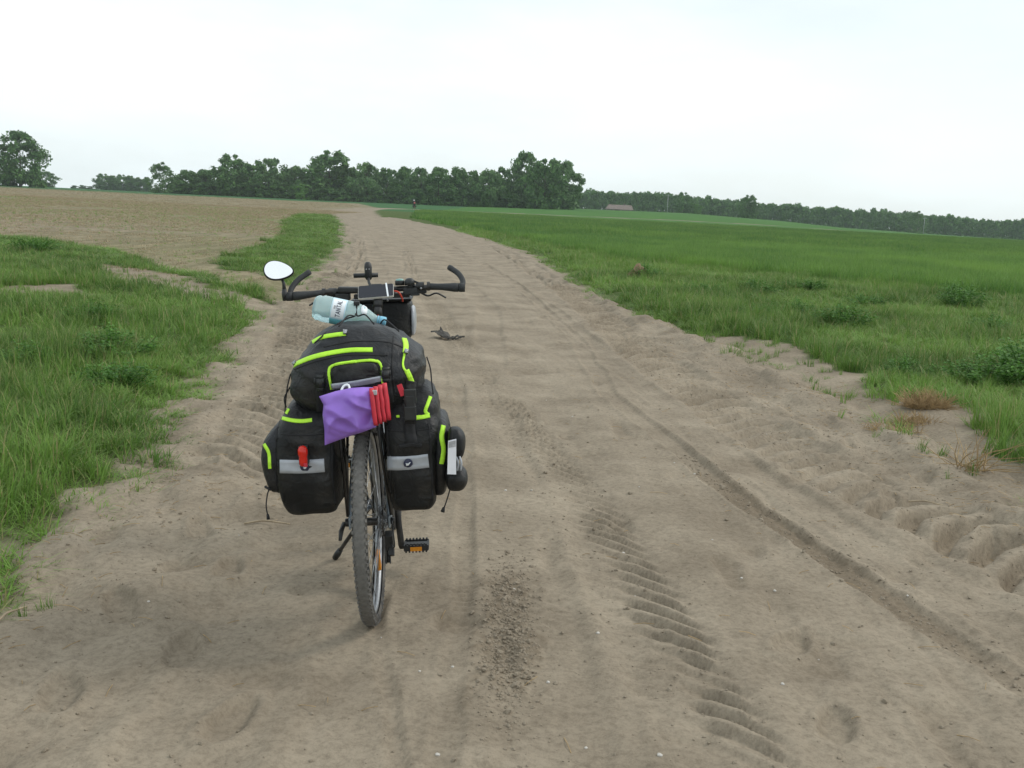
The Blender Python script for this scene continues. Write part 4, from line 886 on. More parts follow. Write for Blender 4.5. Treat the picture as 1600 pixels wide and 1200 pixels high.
shell = MB(); V = A + B + C_; F = [(k, (k + 1) % n, n + (k + 1) % n, n + k) for k in range(n)] + [(n + k, n + (k + 1) % n, 2 * n + (k + 1) % n, 2 * n + k) for k in range(n)] + [tuple(2 * n + k for k in range(n))[::-1], tuple(range(n))]
shell.add(V, F).build('mirror_shell', M['plastic'], mro)
g_ = egg(.97, .0025); MB().add(g_ + egg(.97, .0008), [tuple(range(n))] + [(k, n + k, n + (k + 1) % n, (k + 1) % n) for k in range(n)]).build('mirror_glass', M['mirror'], mro, False)
# ------------------------------------------------------------------ luggage
def fabric(name, col, bump=.35):
    m, t, p = new_mat(name); N = t.nodes.new; L = t.links.new
    tcn = N('ShaderNodeTexCoord'); nz = N('ShaderNodeTexNoise'); nz.inputs['Scale'].default_value = 14; nz.inputs['Detail'].default_value = 6; L(tcn.outputs['Object'], nz.inputs['Vector'])
    rp = N('ShaderNodeValToRGB'); e = rp.color_ramp.elements; e[0].position = .35; e[0].color = (*[c * .75 for c in col], 1); e[1].position = .75; e[1].color = (*[c * 1.5 for c in col], 1); L(nz.outputs[0], rp.inputs[0])
    nd = N('ShaderNodeTexNoise'); nd.inputs['Scale'].default_value = 9; nd.inputs['Detail'].default_value = 9; nd.inputs['Roughness'].default_value = .7; L(tcn.outputs['Object'], nd.inputs['Vector'])
    md = N('ShaderNodeMapRange'); md.inputs[1].default_value = .48; md.inputs[2].default_value = .78; md.inputs[4].default_value = .16; L(nd.outputs[0], md.inputs[0])
    mx = N('ShaderNodeMix'); mx.data_type = 'RGBA'; mx.inputs[7].default_value = (.22, .19, .15, 1); L(md.outputs[0], mx.inputs[0]); L(rp.outputs[0], mx.inputs[6]); L(mx.outputs[2], p.inputs['Base Color'])
    p.inputs['Roughness'].default_value = .5; set_spec(p, .32)
    wv = N('ShaderNodeTexWave'); wv.inputs['Scale'].default_value = 260; w2 = N('ShaderNodeTexWave'); w2.inputs['Scale'].default_value = 260; w2.bands_direction = 'Z'; L(tcn.outputs['Object'], wv.inputs['Vector']); L(tcn.outputs['Object'], w2.inputs['Vector'])
    ad = N('ShaderNodeMath'); L(wv.outputs[1], ad.inputs[0]); L(w2.outputs[1], ad.inputs[1])
    n2 = N('ShaderNodeTexNoise'); n2.inputs['Scale'].default_value = 30; n2.inputs['Detail'].default_value = 4; n2.inputs['Distortion'].default_value = 1.5; L(tcn.outputs['Object'], n2.inputs['Vector'])
    b1 = N('ShaderNodeBump'); b1.inputs['Strength'].default_value = .12; b1.inputs['Distance'].default_value = .0006; L(ad.outputs[0], b1.inputs['Height'])
    b2 = N('ShaderNodeBump'); b2.inputs['Strength'].default_value = bump; b2.inputs['Distance'].default_value = .008; L(n2.outputs[0], b2.inputs['Height']); L(b1.outputs[0], b2.inputs['Normal']); L(b2.outputs[0], p.inputs['Normal'])
    return m
M['nylon'] = fabric('black nylon', (.0085, .009, .0095), .55); M['nylon2'] = fabric('dark grey nylon', (.013, .0142, .016), .55)
M['neon'] = simple('neon yellow trim', (.50, .90, .045), .6, var=.05, scale=120)
M['reflect'] = simple('grey reflective tape', (.40, .42, .45), .35, .15, var=.05, scale=60)
M['web'] = simple('black webbing', (.013, .013, .014), .8, var=.2, scale=300)
M['purple'] = simple('purple plastic film', (.30, .155, .60), .34, var=.10, scale=14, bump=.25, bscale=30)
M['redcloth'] = simple('red cloth', (.56, .030, .050), .55, var=.12, scale=60)
M['redshade'] = simple('red groove shade', (.20, .012, .018), .6)  # darker copy of the red cloth, shade put into the colour
M['redlens'] = simple('red lamp lens', (.62, .022, .012), .2, var=.1, scale=80)
M['white'] = simple('white paper', (.82, .82, .86), .7, var=.03)
M['greyprint'] = simple('grey print', (.42, .42, .43), .7, var=.2, scale=120)
M['ink'] = simple('dark ink', (.03, .035, .07), .6)
M['label'] = simple('pale blue label', (.58, .76, .84), .5, var=.06, scale=50); M['labelwhite'] = simple('white label print', (.85, .88, .90), .5, var=.03)
M['labelteal'] = simple('aqua label band', (.20, .58, .66), .5, var=.05); M['cap'] = simple('light blue cap', (.22, .52, .68), .4, var=.04)
m, t, p = new_mat('clear bluish bottle plastic'); p.inputs['Base Color'].default_value = (.72, .93, .95, 1); p.inputs['Transmission Weight'].default_value = .62; p.inputs['Roughness'].default_value = .12; p.inputs['IOR'].default_value = 1.12; M['pet'] = m

VDIR = Vector((-.102, .977, -.189)).normalized()
def drop(z): return float(np.interp(z, [.48, .85, 1.03, 1.2], [-.024, -.017, -.009, -.004]))     # settle of the load on its rack
class Thing:
    def __init__(s, name, base, label, cat, group=None, dx=0.0):
        s.dx = Vector((dx, 0, 0)); s.b = Vector(base) + Vector((0, 0, drop(base[2]))); s.r = empty(name, BIKE @ Matrix.Translation(s.b), label, cat, group); s.tris = None
    def add(s, mb, name, mat, parent=None, **k):
        mb.v = [tuple(Vector(v) + Vector((0, 0, drop(v[2]))) + s.dx - s.b) for v in mb.v]; return mb.build(name, M[mat], parent or s.r, **k)
def loft(rings, n=56, m=34, ex=3.0, seed=0, amp=.004, fold=.004, dirx=1.0):
    """rounded bag body: rings = (z, cx, cy, hx, hy)"""
    A = np.array(rings, float); t = np.linspace(0, len(A) - 1, m); i = np.arange(len(A))
    # smooth interpolation
    def cr(col):
        o = []
        for tt in t:
            k = min(int(tt), len(A) - 2); f = tt - k; p0 = A[max(k - 1, 0), col]; p1 = A[k, col]; p2 = A[k + 1, col]; p3 = A[min(k + 2, len(A) - 1), col]
            o.append(.5 * (2 * p1 + (p2 - p0) * f + (2 * p0 - 5 * p1 + 4 * p2 - p3) * f * f + (3 * p1 - p0 - 3 * p2 + p3) * f**3))
        return np.array(o)
    z, cx, cy, hx, hy = (cr(c) for c in range(5)); hx = np.maximum(hx, .004); hy = np.maximum(hy, .004)
    V = []; F = []
    for j in range(m):
        for k in range(n):
            a = 2 * math.pi * k / n; c_, s_ = math.cos(a), math.sin(a)
            x = cx[j] + hx[j] * math.copysign(abs(c_)**(2 / ex), c_); y = cy[j] + hy[j] * math.copysign(abs(s_)**(2 / ex), s_)
            p = Vector((x, y, z[j])); q = p * 11 + Vector((seed * 7.1, 0, 0)); d = mnoise.noise(q) * amp + abs(mnoise.noise(Vector((p.x * 9 + p.z * 6 + seed, p.y * 7, p.z * 24)))) * fold * -1 + mnoise.noise(p * 34) * amp * .35
            e = min(1, min(j, m - 1 - j) / 3)
            nrm = Vector((x - cx[j], y - cy[j], 0)); nrm = nrm.normalized() if nrm.length > 1e-5 else Vector((0, 0, 1)); V.append(p + nrm * d * e + Vector((0, 0, mnoise.noise(p * 8) * amp * e)))
    for j in range(m - 1):
        for k in range(n): F.append((j * n + k, j * n + (k + 1) % n, (j + 1) * n + (k + 1) % n, (j + 1) * n + k))
    F += [tuple(range(n - 1, -1, -1)), tuple((m - 1) * n + k for k in range(n))]
    mb = MB(); mb.add(V, F); return mb
def bvh(*mbs):
    V = []; F = []
    for mb in mbs:
        b = len(V); V += [Vector(v) for v in mb.v]; F += [tuple(i + b for i in f) for f in mb.f]
    return BVHTree.FromPolygons(V, F)
def cast(tree, x, yp, z, off, last, d=VDIR):
    h = tree.ray_cast(Vector((x, yp, z)) - d * .6, d, 2.0)
    if h[0] is None:
        hp = tree.find_nearest(Vector((x, yp, z)))
        if hp[0] is None: return Vector((x, yp, z)), Vector((0, -1, 0))
        return hp[0] + hp[1] * off, hp[1]
    nn = h[1] if h[1].dot(d) < 0 else -h[1]
    return h[0] + nn * off, nn
def ribbon(tree, path, yp, width, off=.0012, thick=.0014, rows=4, step=.006):
    pts = bez([(a, 0, c) for a, c in path], max(2, len(path) - 1) * 24) if len(path) > 2 else [Vector((path[0][0], 0, path[0][1])).lerp(Vector((path[1][0], 0, path[1][1])), t / 14) for t in range(15)]
    V = []; F = []; n = len(pts); lo = []
    for i, p_ in enumerate(pts):
        t_ = (pts[min(i + 1, n - 1)] - pts[max(i - 1, 0)]).normalized(); s_ = Vector((-t_.z, 0, t_.x))
        for r_ in range(rows):
            q_ = p_ + s_ * width * (r_ / (rows - 1) - .5); hp, nn = cast(tree, q_.x, yp, q_.z, off + thick, None); V.append(hp); lo.append(hp - nn * (thick + off + .001))
    nv = len(V)
    for i in range(n - 1):
        for r_ in range(rows - 1): F.append((i * rows + r_, i * rows + r_ + 1, (i + 1) * rows + r_ + 1, (i + 1) * rows + r_))
        F.append((i * rows, (i + 1) * rows, nv + (i + 1) * rows, nv + i * rows)); k = rows - 1; F.append((i * rows + k, nv + i * rows + k, nv + (i + 1) * rows + k, (i + 1) * rows + k))
    for i in (0, n - 1):
        for r_ in range(rows - 1): F.append((i * rows + r_, nv + i * rows + r_, nv + i * rows + r_ + 1, i * rows + r_ + 1))
    mb = MB(); mb.add(V + lo, F); return mb
def disc(tree, c, yp, pts2, off, thick=.0015):
    """flat outline pts2 (dx, dz) laid on the surface round c"""
    V = []; lo = []; hp0, n0 = cast(tree, c[0], yp, c[1], off + thick, None)
    for dx, dz in pts2:
        hp, nn = cast(tree, c[0] + dx, yp, c[1] + dz, off + thick, None); V.append(hp); lo.append(hp - nn * thick)
    n = len(V); mb = MB(); mb.add(V + lo + [hp0], [(k, (k + 1) % n, 2 * n) for k in range(n)] + [(k, n + k, n + (k + 1) % n, (k + 1) % n) for k in range(n)]); return mb
def circ(r_, n=28): return [(r_ * math.cos(2 * math.pi * k / n), r_ * math.sin(2 * math.pi * k / n)) for k in range(n)]
BIRD = [(-.0080, .0035), (-.0045, .0015), (-.0030, .0045), (-.0008, .0005), (.0035, .0040), (.0085, .0060), (.0050, .0010), (.0022, -.0035), (-.0012, -.0055), (-.0070, -.0050), (-.0050, -.0022)]
def buckle(tree, c, yp, w_, h_):
    hp, nn = cast(tree, c[0], yp, c[1], .008, None); zx = Vector((1, 0, 0)); zx = (zx - nn * zx.dot(nn)).normalized(); zy = nn.cross(zx); rot = Matrix((zx, zy, nn)).transposed(); mb = MB()
    mb.box(hp, (w_ * .5, h_ * .28, .006), rot); mb.box(hp + zy * h_ * .36, (w_ * .42, h_ * .14, .004), rot); mb.box(hp - zy * h_ * .36, (w_ * .42, h_ * .14, .004), rot)
    for s_ in (-1, 1): mb.box(hp + zx * w_ * .45 * s_ + zy * h_ * .1, (w_ * .08, h_ * .2, .007), rot)
    return mb

# --- left pannier
TL = Thing('pannier_bag', (-.15, -.05, .49), 'black side pannier with red tail lamp clipped on its grey stripe', 'pannier', dx=-.012)
body = loft([(.460, -.150, -.06, .060, .10), (.465, -.151, -.06, .080, .13), (.50, -.156, -.05, .097, .160), (.60, -.164, -.05, .106, .172), (.68, -.166, -.05, .106, .170), (.73, -.159, -.05, .100, .160), (.77, -.150, -.04, .092, .145), (.80, -.15, -.02, .075, .115), (.822, -.15, -.01, .04, .06)], seed=1, ex=5.0, amp=.008, fold=.017)
pock = loft([(.530, -.258, -.075, .014, .05), (.540, -.262, -.075, .032, .10), (.59, -.266, -.07, .040, .13), (.65, -.270, -.07, .042, .138), (.70, -.262, -.07, .038, .125), (.745, -.240, -.06, .024, .09), (.765, -.226, -.05, .008, .05)], seed=2, amp=.005, fold=.006, n=40, m=22)
T_ = bvh(body, pock)
body_v = TL.add(body, 'body', 'nylon'); TL.add(pock, 'side_pocket', 'nylon2')
TL.add(ribbon(T_, [(-.226, .785), (-.19, .776), (-.16, .773), (-.130, .775)], -.22, .011), 'trim', 'neon'); TL.add(ribbon(T_, [(-.205, .814), (-.213, .798)], -.22, .008), 'trim', 'neon'); TL.add(ribbon(T_, [(-.286, .705), (-.272, .676), (-.272, .627)], -.22, .010), 'trim', 'neon')
rs = TL.add(ribbon(T_, [(-.239, .633), (-.168, .629), (-.099, .630)], -.22, .043, rows=5), 'reflective_stripe', 'reflect'); TL.add(disc(T_, (-.160, .630), -.22, circ(.0145), .006), 'emblem', 'ink', rs); TL.add(disc(T_, (-.158, .630), -.22, BIRD, .008), 'bird_mark', 'labelwhite', rs)
TL.add(ribbon(T_, [(-.23, .735), (-.15, .728), (-.07, .735)], -.22, .004, .0, .0015), 'seam', 'web')
for xs_ in (-.252, -.072): TL.add(ribbon(T_, [(xs_, .50), (xs_ - .004, .60), (xs_ * .985, .70), (xs_ * .96, .755)], -.22, .0045, 0, .002), 'seam', 'web')
cd = MB(); cd.tube(bez([(-.285, -.17, .553), (-.292, -.18, .535), (-.297, -.19, .50), (-.294, -.19, .468)], 12), .0022, 6); cd.tube([(-.300, -.17, .557), (-.280, -.185, .550)], .004, 6); cd.tube([(-.294, -.19, .472), (-.293, -.19, .455)], [.004, .006], 8); TL.add(cd, 'drawcord', 'web')
# --- right pannier
TR_ = Thing('pannier_bag', (.17, -.05, .49), 'black side pannier with black pouch and white paper tag hanging on its pocket', 'pannier')
body = loft([(.458, .160, -.06, .055, .10), (.463, .160, -.06, .068, .13), (.50, .162, -.05, .078, .158), (.62, .166, -.05, .086, .172), (.72, .168, -.05, .092, .168), (.78, .170, -.04, .088, .145), (.825, .172, -.03, .070, .12), (.848, .175, -.02, .045, .07)], seed=3, ex=5.0, amp=.008, fold=.017)
pock = loft([(.495, .246, -.055, .012, .05), (.505, .248, -.055, .022, .10), (.58, .256, -.06, .030, .13), (.66, .260, -.06, .032, .14), (.73, .258, -.06, .028, .125), (.755, .25, -.06, .012, .06)], seed=4, amp=.005, fold=.006, n=40, m=22)
T_ = bvh(body, pock); TR_.add(body, 'body', 'nylon'); TR_.add(pock, 'side_pocket', 'nylon2')
TR_.add(ribbon(T_, [(.239, .836), (.228, .812), (.219, .790), (.228, .778)], -.22, .011), 'trim', 'neon'); TR_.add(ribbon(T_, [(.182, .769), (.205, .771), (.232, .775)], -.22, .013), 'trim', 'neon'); TR_.add(ribbon(T_, [(.274, .741), (.266, .705), (.270, .664), (.262, .619)], -.22, .014), 'trim', 'neon')
TR_.add(ribbon(T_, [(.126, .776), (.136, .776)], -.22, .007), 'trim', 'neon')
rs = TR_.add(ribbon(T_, [(.089, .628), (.154, .627), (.220, .631)], -.22, .044, rows=5), 'reflective_stripe', 'reflect'); TR_.add(disc(T_, (.154, .628), -.22, circ(.0150), .006), 'emblem', 'ink', rs); TR_.add(disc(T_, (.153, .627), -.22, BIRD, .008), 'bird_mark', 'labelwhite', rs)
TR_.add(ribbon(T_, [(.168, .765), (.164, .735), (.170, .69)], -.22, .036, .004), 'strap', 'web'); TR_.add(ribbon(T_, [(.128, .682), (.17, .686), (.20, .680)], -.22, .012, .005), 'strap_end', 'web')
for xs_ in (.094, .228): TR_.add(ribbon(T_, [(xs_, .50), (xs_ + .002, .60), (xs_, .70), (xs_ * .99, .75)], -.22, .0045, 0, .002), 'seam', 'web')
TR_.add(ribbon(T_, [(.09, .735), (.16, .728), (.235, .735)], -.22, .004, 0, .002), 'seam', 'web')
cd = MB(); cd.tube(bez([(.285, -.16, .535), (.281, -.18, .52), (.270, -.19, .49), (.260, -.19, .465)], 12), .0022, 6); cd.tube([(.261, -.19, .470), (.256, -.19, .455)], [.004, .007], 8); TR_.add(cd, 'drawcord', 'web')
# --- top bag on the rack
TT = Thing('rack_bag', (0, .02, .745), 'bulging black duffel on the rack with neon zips and small pocket', 'bag')
body = loft([(.742, 0, .03, .08, .12), (.752, 0, .03, .13, .17), (.79, -.01, .03, .19, .21), (.84, -.012, .02, .220, .225), (.89, -.008, .015, .226, .225), (.93, .000, .015, .214, .212), (.965, .004, .015, .186, .19), (.995, -.002, .018, .155, .165), (1.018, -.012, .02, .122, .135), (1.034, -.014, .025, .085, .10), (1.042, -.014, .025, .03, .04)], n=72, m=46, seed=5, ex=3.1, amp=.011, fold=.018)
pocket = MB(); G = []; nu, nv_ = 22, 16; T0 = bvh(body); V = []; F = []
for j in range(nv_ + 1):
    for i in range(nu + 1):
        u_, v_ = i / nu, j / nv_; zb = .868 + .022 * u_; zt = .946 - .012 * (2 * u_ - 1)**4 - .045 * max(0, abs(2 * u_ - 1) - .72)**2 / .078; x_ = -.079 + .164 * u_; z_ = zb + (zt - zb) * v_
        bl = .022 * (max(0, 1 - abs(2 * u_ - 1)**4) * max(0, 1 - abs(2 * v_ - 1)**4))**.5; hp, nn = cast(T0, x_, -.2, z_, -.006 + bl, None); V.append(hp)
for j in range(nv_):
    for i in range(nu): F.append((j * (nu + 1) + i, j * (nu + 1) + i + 1, (j + 1) * (nu + 1) + i + 1, (j + 1) * (nu + 1) + i))
pocket.add(V, F); T_ = bvh(body, pocket)
TT.add(body, 'body', 'nylon2'); po = TT.add(pocket, 'front_pocket', 'nylon')
TT.add(ribbon(T_, [(-.076, .868), (-.080, .916), (-.066, .938), (-.004, .947), (.060, .948), (.083, .932), (.085, .880)], -.2, .0065, .004), 'piping', 'neon', po); TT.add(ribbon(T_, [(-.073, .874), (-.008, .880), (.082, .893)], -.2, .017, .003, rows=4), 'reflective_stripe', 'reflect', po)
TT.add(ribbon(T_, [(-.138, 1.012), (-.104, 1.023), (-.028, 1.030)], -.15, .012), 'zip', 'neon'); TT.add(ribbon(T_, [(-.205, .938), (-.128, .960), (-.028, .975), (.055, .974)], -.15, .0135), 'zip', 'neon')
TT.add(ribbon(T_, [(.161, 1.015), (.163, .99), (.158, .963)], -.15, .017), 'zip', 'neon'); TT.add(ribbon(T_, [(.157, .966), (.148, .930), (.150, .912), (.159, .903)], -.15, .006), 'zip', 'neon'); TT.add(ribbon(T_, [(.158, .908), (.168, .885), (.176, .865)], -.15, .016), 'zip', 'neon')
for c in ((-.031, 1.030), (.159, .962), (-.2, .945)): TT.add(buckle(T_, c, -.15, .012, .016), 'zip_pull', 'steel')
TT.add(ribbon(T_, [(-.10, .99), (.0, 1.005), (.10, 1.0), (.17, .975)], -.15, .004, 0, .0015), 'seam', 'web'); TT.add(ribbon(T_, [(-.20, .925), (-.12, .946), (-.03, .961), (.10, .955)], -.15, .004, 0, .0015), 'seam', 'web'); TT.add(ribbon(T_, [(.125, 1.02), (.118, .97), (.112, .90), (.118, .84)], -.15, .004, 0, .0015), 'seam', 'web')
for path, wd_ in (([(-.108, .92), (-.111, .869), (-.114, .80)], .028), ([(.096, .93), (.098, .889), (.104, .82)], .028), ([(.176, .885), (.172, .84), (.170, .80)], .034)): TT.add(ribbon(T_, path, -.2, wd_, .003), 'strap', 'web')
for c, w_, h_ in (((-.108, .888), .030, .050), ((.097, .905), .028, .045)): TT.add(buckle(T_, c, -.2, w_, h_), 'buckle', 'plastic')
sp_ = MB(); sp_.tube([(.172, -.225, .83), (.171, -.236, .79), (.168, -.238, .755)], .017, 8, flat=.16, up=(0, 0, 1)); TT.add(sp_, 'hanging_strap', 'web')
bk_ = MB(); bk_.box((.172, -.240, .842), (.019, .006, .022)); bk_.box((.170, -.244, .790), (.019, .006, .022)); bk_.box((.171, -.243, .815), (.014, .005, .03)); TT.add(bk_, 'buckle', 'plastic', smooth=False, bevel=.003)
for pts in ([(-.222, -.08, .90), (-.232, -.10, .86), (-.238, -.12, .81), (-.240, -.13, .775)], [(.222, -.06, .935), (.233, -.08, .90), (.236, -.10, .86), (.240, -.12, .825)], [(-.225, -.09, .86), (-.24, -.12, .83), (-.236, -.12, .80)]): TT.add(MB().tube(bez(pts, 12), .0025, 6), 'drawcord', 'web')
tg = MB(); tg.box((.145, -.238, .862), (.008, .002, .018), Matrix.Rotation(-.3, 3, 'Y')); TT.add(tg, 'red_tab', 'redcloth', smooth=False)
# --- purple plastic bag
TP = Thing('plastic_bag', (-.01, -.29, .72), 'crumpled purple plastic bag hanging behind the black duffel', 'bag')
O_ = [(-.106, .858), (-.055, .872), (-.007, .880), (.03, .881), (.065, .879), (.066, .84), (.071, .809), (.067, .780), (.064, .757), (.028, .744), (-.006, .735), (-.05, .722), (-.098, .706), (-.096, .755), (-.099, .80), (-.094, .832)]
sides = [(O_[0], O_[1], O_[2], O_[3], O_[4]), (O_[4], O_[5], O_[6], O_[7], O_[8]), (O_[12], O_[11], O_[10], O_[9], O_[8]), (O_[0], O_[15], O_[14], O_[13], O_[12])]
def sm(c, t_):
    k = min(int(t_ * 4), 3); f = t_ * 4 - k; return Vector((c[k][0] * (1 - f) + c[k + 1][0] * f, c[k][1] * (1 - f) + c[k + 1][1] * f))
n_ = 44
for sg in (-1,):
    V = []; F = []
    for s_ in (-1, 1):
        for j in range(n_ + 1):
            for i in range(n_ + 1):
                u_, v_ = i / n_, j / n_
                tp, bt, lf, rt = sm(sides[0], u_), sm(sides[2], u_), sm(sides[3], v_), sm(sides[1], v_)
                c00, c10, c01, c11 = Vector(O_[0]), Vector(O_[4]), Vector(O_[12]), Vector(O_[8])
                q_ = tp * (1 - v_) + bt * v_ + lf * (1 - u_) + rt * u_ - (c00 * (1 - u_) * (1 - v_) + c10 * u_ * (1 - v_) + c01 * (1 - u_) * v_ + c11 * u_ * v_)
                e_ = max(0, (1 - (2 * u_ - 1)**2) * (1 - (2 * v_ - 1)**2)); bul = .040 * e_**.55
                P3 = Vector((q_.x, 0, q_.y)); wr = (.024 * (1 - abs(mnoise.noise(Vector((q_.x * 10 + q_.y * 17, q_.y * 5 - q_.x * 4, 3.3)))) * 3.0) * .5 + .017 * (1 - abs(mnoise.noise(Vector((q_.x * 16 - q_.y * 8, q_.y * 9 + q_.x * 5, 9)))) * 3) * .5 + mnoise.noise(P3 * 30) * .003) * min(1, e_ * 2.5)
                V.append((q_.x, -.272 + s_ * bul * (1 if s_ < 0 else .7) - (wr if s_ < 0 else 0), q_.y))
    m_ = (n_ + 1)**2
    for s_ in (0, 1):
        for j in range(n_):
            for i in range(n_):
                a = s_ * m_ + j * (n_ + 1) + i; q = (a, a + 1, a + n_ + 2, a + n_ + 1); F.append(q if s_ else q[::-1])
    pb = MB(); pb.add(V, F); TP.add(pb, 'body', 'purple')
tie = MB(); tie.tube(bez([(-.04, -.275, .866), (-.03, -.26, .884), (-.015, -.26, .886), (-.01, -.275, .868)], 10), .004, 6); TP.add(tie, 'handle_tie', 'labelwhite')
# --- red pouch
RP = Thing('pouch', (.085, -.28, .765), 'small red ribbed pouch wedged beside the purple plastic bag', 'pouch')
for k in range(4):
    x0 = .066 + k * .0125; y0 = -.292 + k * .010; sl = MB(); V = []; F = []
    for j in range(13):
        v_ = j / 12; z_ = .766 + .114 * v_ + .003 * k; bu = math.sin(math.pi * min(1, max(0, v_))) * .004
        for i in range(8):
            a = 2 * math.pi * i / 8; V.append((x0 + (.0075 + bu * .4) * math.cos(a) - .008 * v_ + .002 * mnoise.noise(Vector((k, z_ * 40, 0))), y0 + (.016 + bu) * math.sin(a) * (.35 if j in (0, 12) else 1), z_))
    for j in range(12):
        for i in range(8): F.append((j * 8 + i, j * 8 + (i + 1) % 8, (j + 1) * 8 + (i + 1) % 8, (j + 1) * 8 + i))
    sl.add(V, F + [tuple(range(7, -1, -1)), tuple(96 + i for i in range(8))]); RP.add(sl, 'rib', 'redcloth')
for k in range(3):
    x0 = .0725 + k * .0125; y0 = -.298 + k * .010; RP.add(MB().tube([(x0, y0, .772), (x0 - .004, y0 - .001, .82), (x0 - .008, y0, .874)], .0022, 6), 'piping', 'redshade')  # dark strips paint the shade in the grooves between ribs
RP.add(MB().box((.066, -.296, .868), (.009, .008, .007)), 'clip', 'greyprint', smooth=False, bevel=.002)
# --- tail lamp
TLp = Thing('tail_lamp', (-.158, -.235, .64), 'red bicycle tail lamp clipped to the grey stripe of a pannier', 'lamp', dx=-.014)
lm = MB(); V = []; F = []; prof = [(.636, .008, .008), (.640, .0125, .012), (.655, .0135, .014), (.666, .0125, .013), (.674, .0155, .016), (.688, .0155, .016), (.697, .011, .011), (.700, .004, .004)]
for z_, hx, hy in prof:
    for k in range(16):
        a = 2 * math.pi * k / 16; V.append((-.1585 + hx * math.cos(a), -.240 + hy * math.sin(a), z_))
for i in range(7):
    for k in range(16): F.append((i * 16 + k, i * 16 + (k + 1) % 16, (i + 1) * 16 + (k + 1) % 16, (i + 1) * 16 + k))
lm.add(V, F + [tuple(range(15, -1, -1)), tuple(112 + k for k in range(16))]); TLp.add(lm, 'lens', 'redlens')
TLp.add(MB().box((-.1585, -.225, .668), (.0155, .012, .030)), 'housing', 'blackmetal', smooth=False, bevel=.004); TLp.add(MB().box((-.150, -.255, .642), (.006, .002, .006)), 'button', 'redcloth', smooth=False, bevel=.002)
# --- black pouch with tag on the right pannier
BPo = Thing('rolled_pouch', (.31, -.19, .53), 'black drawstring pouch with white paper tag hanging on a pannier pocket', 'pouch')
up_ = loft([(.628, .306, -.19, .006, .02), (.636, .308, -.19, .020, .04), (.665, .310, -.19, .027, .05), (.700, .309, -.19, .027, .05), (.722, .306, -.19, .018, .035), (.730, .304, -.19, .006, .012)], seed=7, n=30, m=20); BPo.add(up_, 'upper_roll', 'nylon')
lo_ = loft([(.528, .300, -.19, .008, .02), (.536, .302, -.19, .026, .04), (.560, .305, -.19, .035, .055), (.585, .304, -.19, .033, .052), (.602, .302, -.19, .02, .03), (.608, .302, -.19, .006, .012)], seed=8, n=30, m=20); BPo.add(lo_, 'lower_roll', 'nylon')
BPo.add(MB().box((.302, -.19, .616), (.014, .03, .03)), 'core', 'nylon', smooth=False, bevel=.008)
for xo in (.008, .018): BPo.add(MB().tube(bez([(.300 + xo, -.232, .645), (.306 + xo, -.238, .625), (.302 + xo, -.236, .600)], 8), .0035, 6), 'cord', 'reflect')
tgv = MB(); hz_ = [(.285, .700), (.311, .705), (.306, .592), (.278, .594)]; tgv.add([(x_, -.252, z_) for x_, z_ in hz_] + [(x_, -.250, z_) for x_, z_ in hz_], [(0, 1, 2, 3), (7, 6, 5, 4), (0, 4, 5, 1), (1, 5, 6, 2), (2, 6, 7, 3), (3, 7, 4, 0)]); tgo = BPo.add(tgv, 'paper_tag', 'white', smooth=False)
tp_ = MB(); hz_ = [(.287, .697), (.309, .701), (.308, .681), (.286, .678)]; tp_.add([(x_, -.2535, z_) for x_, z_ in hz_], [(0, 1, 2, 3)]); BPo.add(tp_, 'printed_band', 'greyprint', tgo, smooth=False)
BPo.add(MB().tube(bez([(.298, -.245, .70), (.297, -.22, .725), (.288, -.17, .735)], 8), .0015, 5), 'tag_string', 'web')
# --- water bottle
A = Vector((-.166, .13, 1.091)); B = Vector((.084, .13, 1.030)); ax = (B - A).normalized(); zz = Vector((0, 0, 1)); zz = (zz - ax * zz.dot(ax)).normalized(); yy_ = ax.cross(zz); ROT = Matrix((ax, zz, yy_)).transposed()
BT = Thing('water_bottle', (-.05, .14, 1.02), 'clear blue plastic water bottle lying strapped on top of the duffel', 'bottle')
V = []; F = []; prof = [(.0, .020), (.003, .034), (.010, .041), (.018, .044), (.026, .0425), (.034, .0445), (.060, .0445), (.064, .0430), (.110, .0430), (.116, .0445), (.135, .0445), (.150, .042), (.170, .036), (.190, .028), (.208, .0185), (.220, .0135), (.232, .0130)]
n = 40
for k in range(n):
    a = 2 * math.pi * k / n
    for x_, r_ in prof:
        rr = r_ * (1 - (.07 * (.5 + .5 * math.cos(5 * a)) if x_ < .028 else 0)); V.append(A + ROT @ Vector((x_, rr * math.cos(a), rr * math.sin(a))))
m_ = len(prof)
for k in range(n):
    for i in range(m_ - 1): F.append((k * m_ + i, ((k + 1) % n) * m_ + i, ((k + 1) % n) * m_ + i + 1, k * m_ + i + 1))
F.append(tuple(k * m_ for k in range(n)))
mb = MB(); mb.add(V, F); BT.add(mb, 'body', 'pet')
def wrap(x0, x1, a0, a1, r_, nx=6, na=30):
    V = []; F = []
    for i in range(nx + 1):
        for j in range(na + 1):
            a = a0 + (a1 - a0) * j / na; V.append(A + ROT @ Vector((x0 + (x1 - x0) * i / nx, r_ * math.cos(a), r_ * math.sin(a))))
    for i in range(nx):
        for j in range(na): F.append((i * (na + 1) + j, i * (na + 1) + j + 1, (i + 1) * (na + 1) + j + 1, (i + 1) * (na + 1) + j))
    mb = MB(); mb.add(V, F); return mb
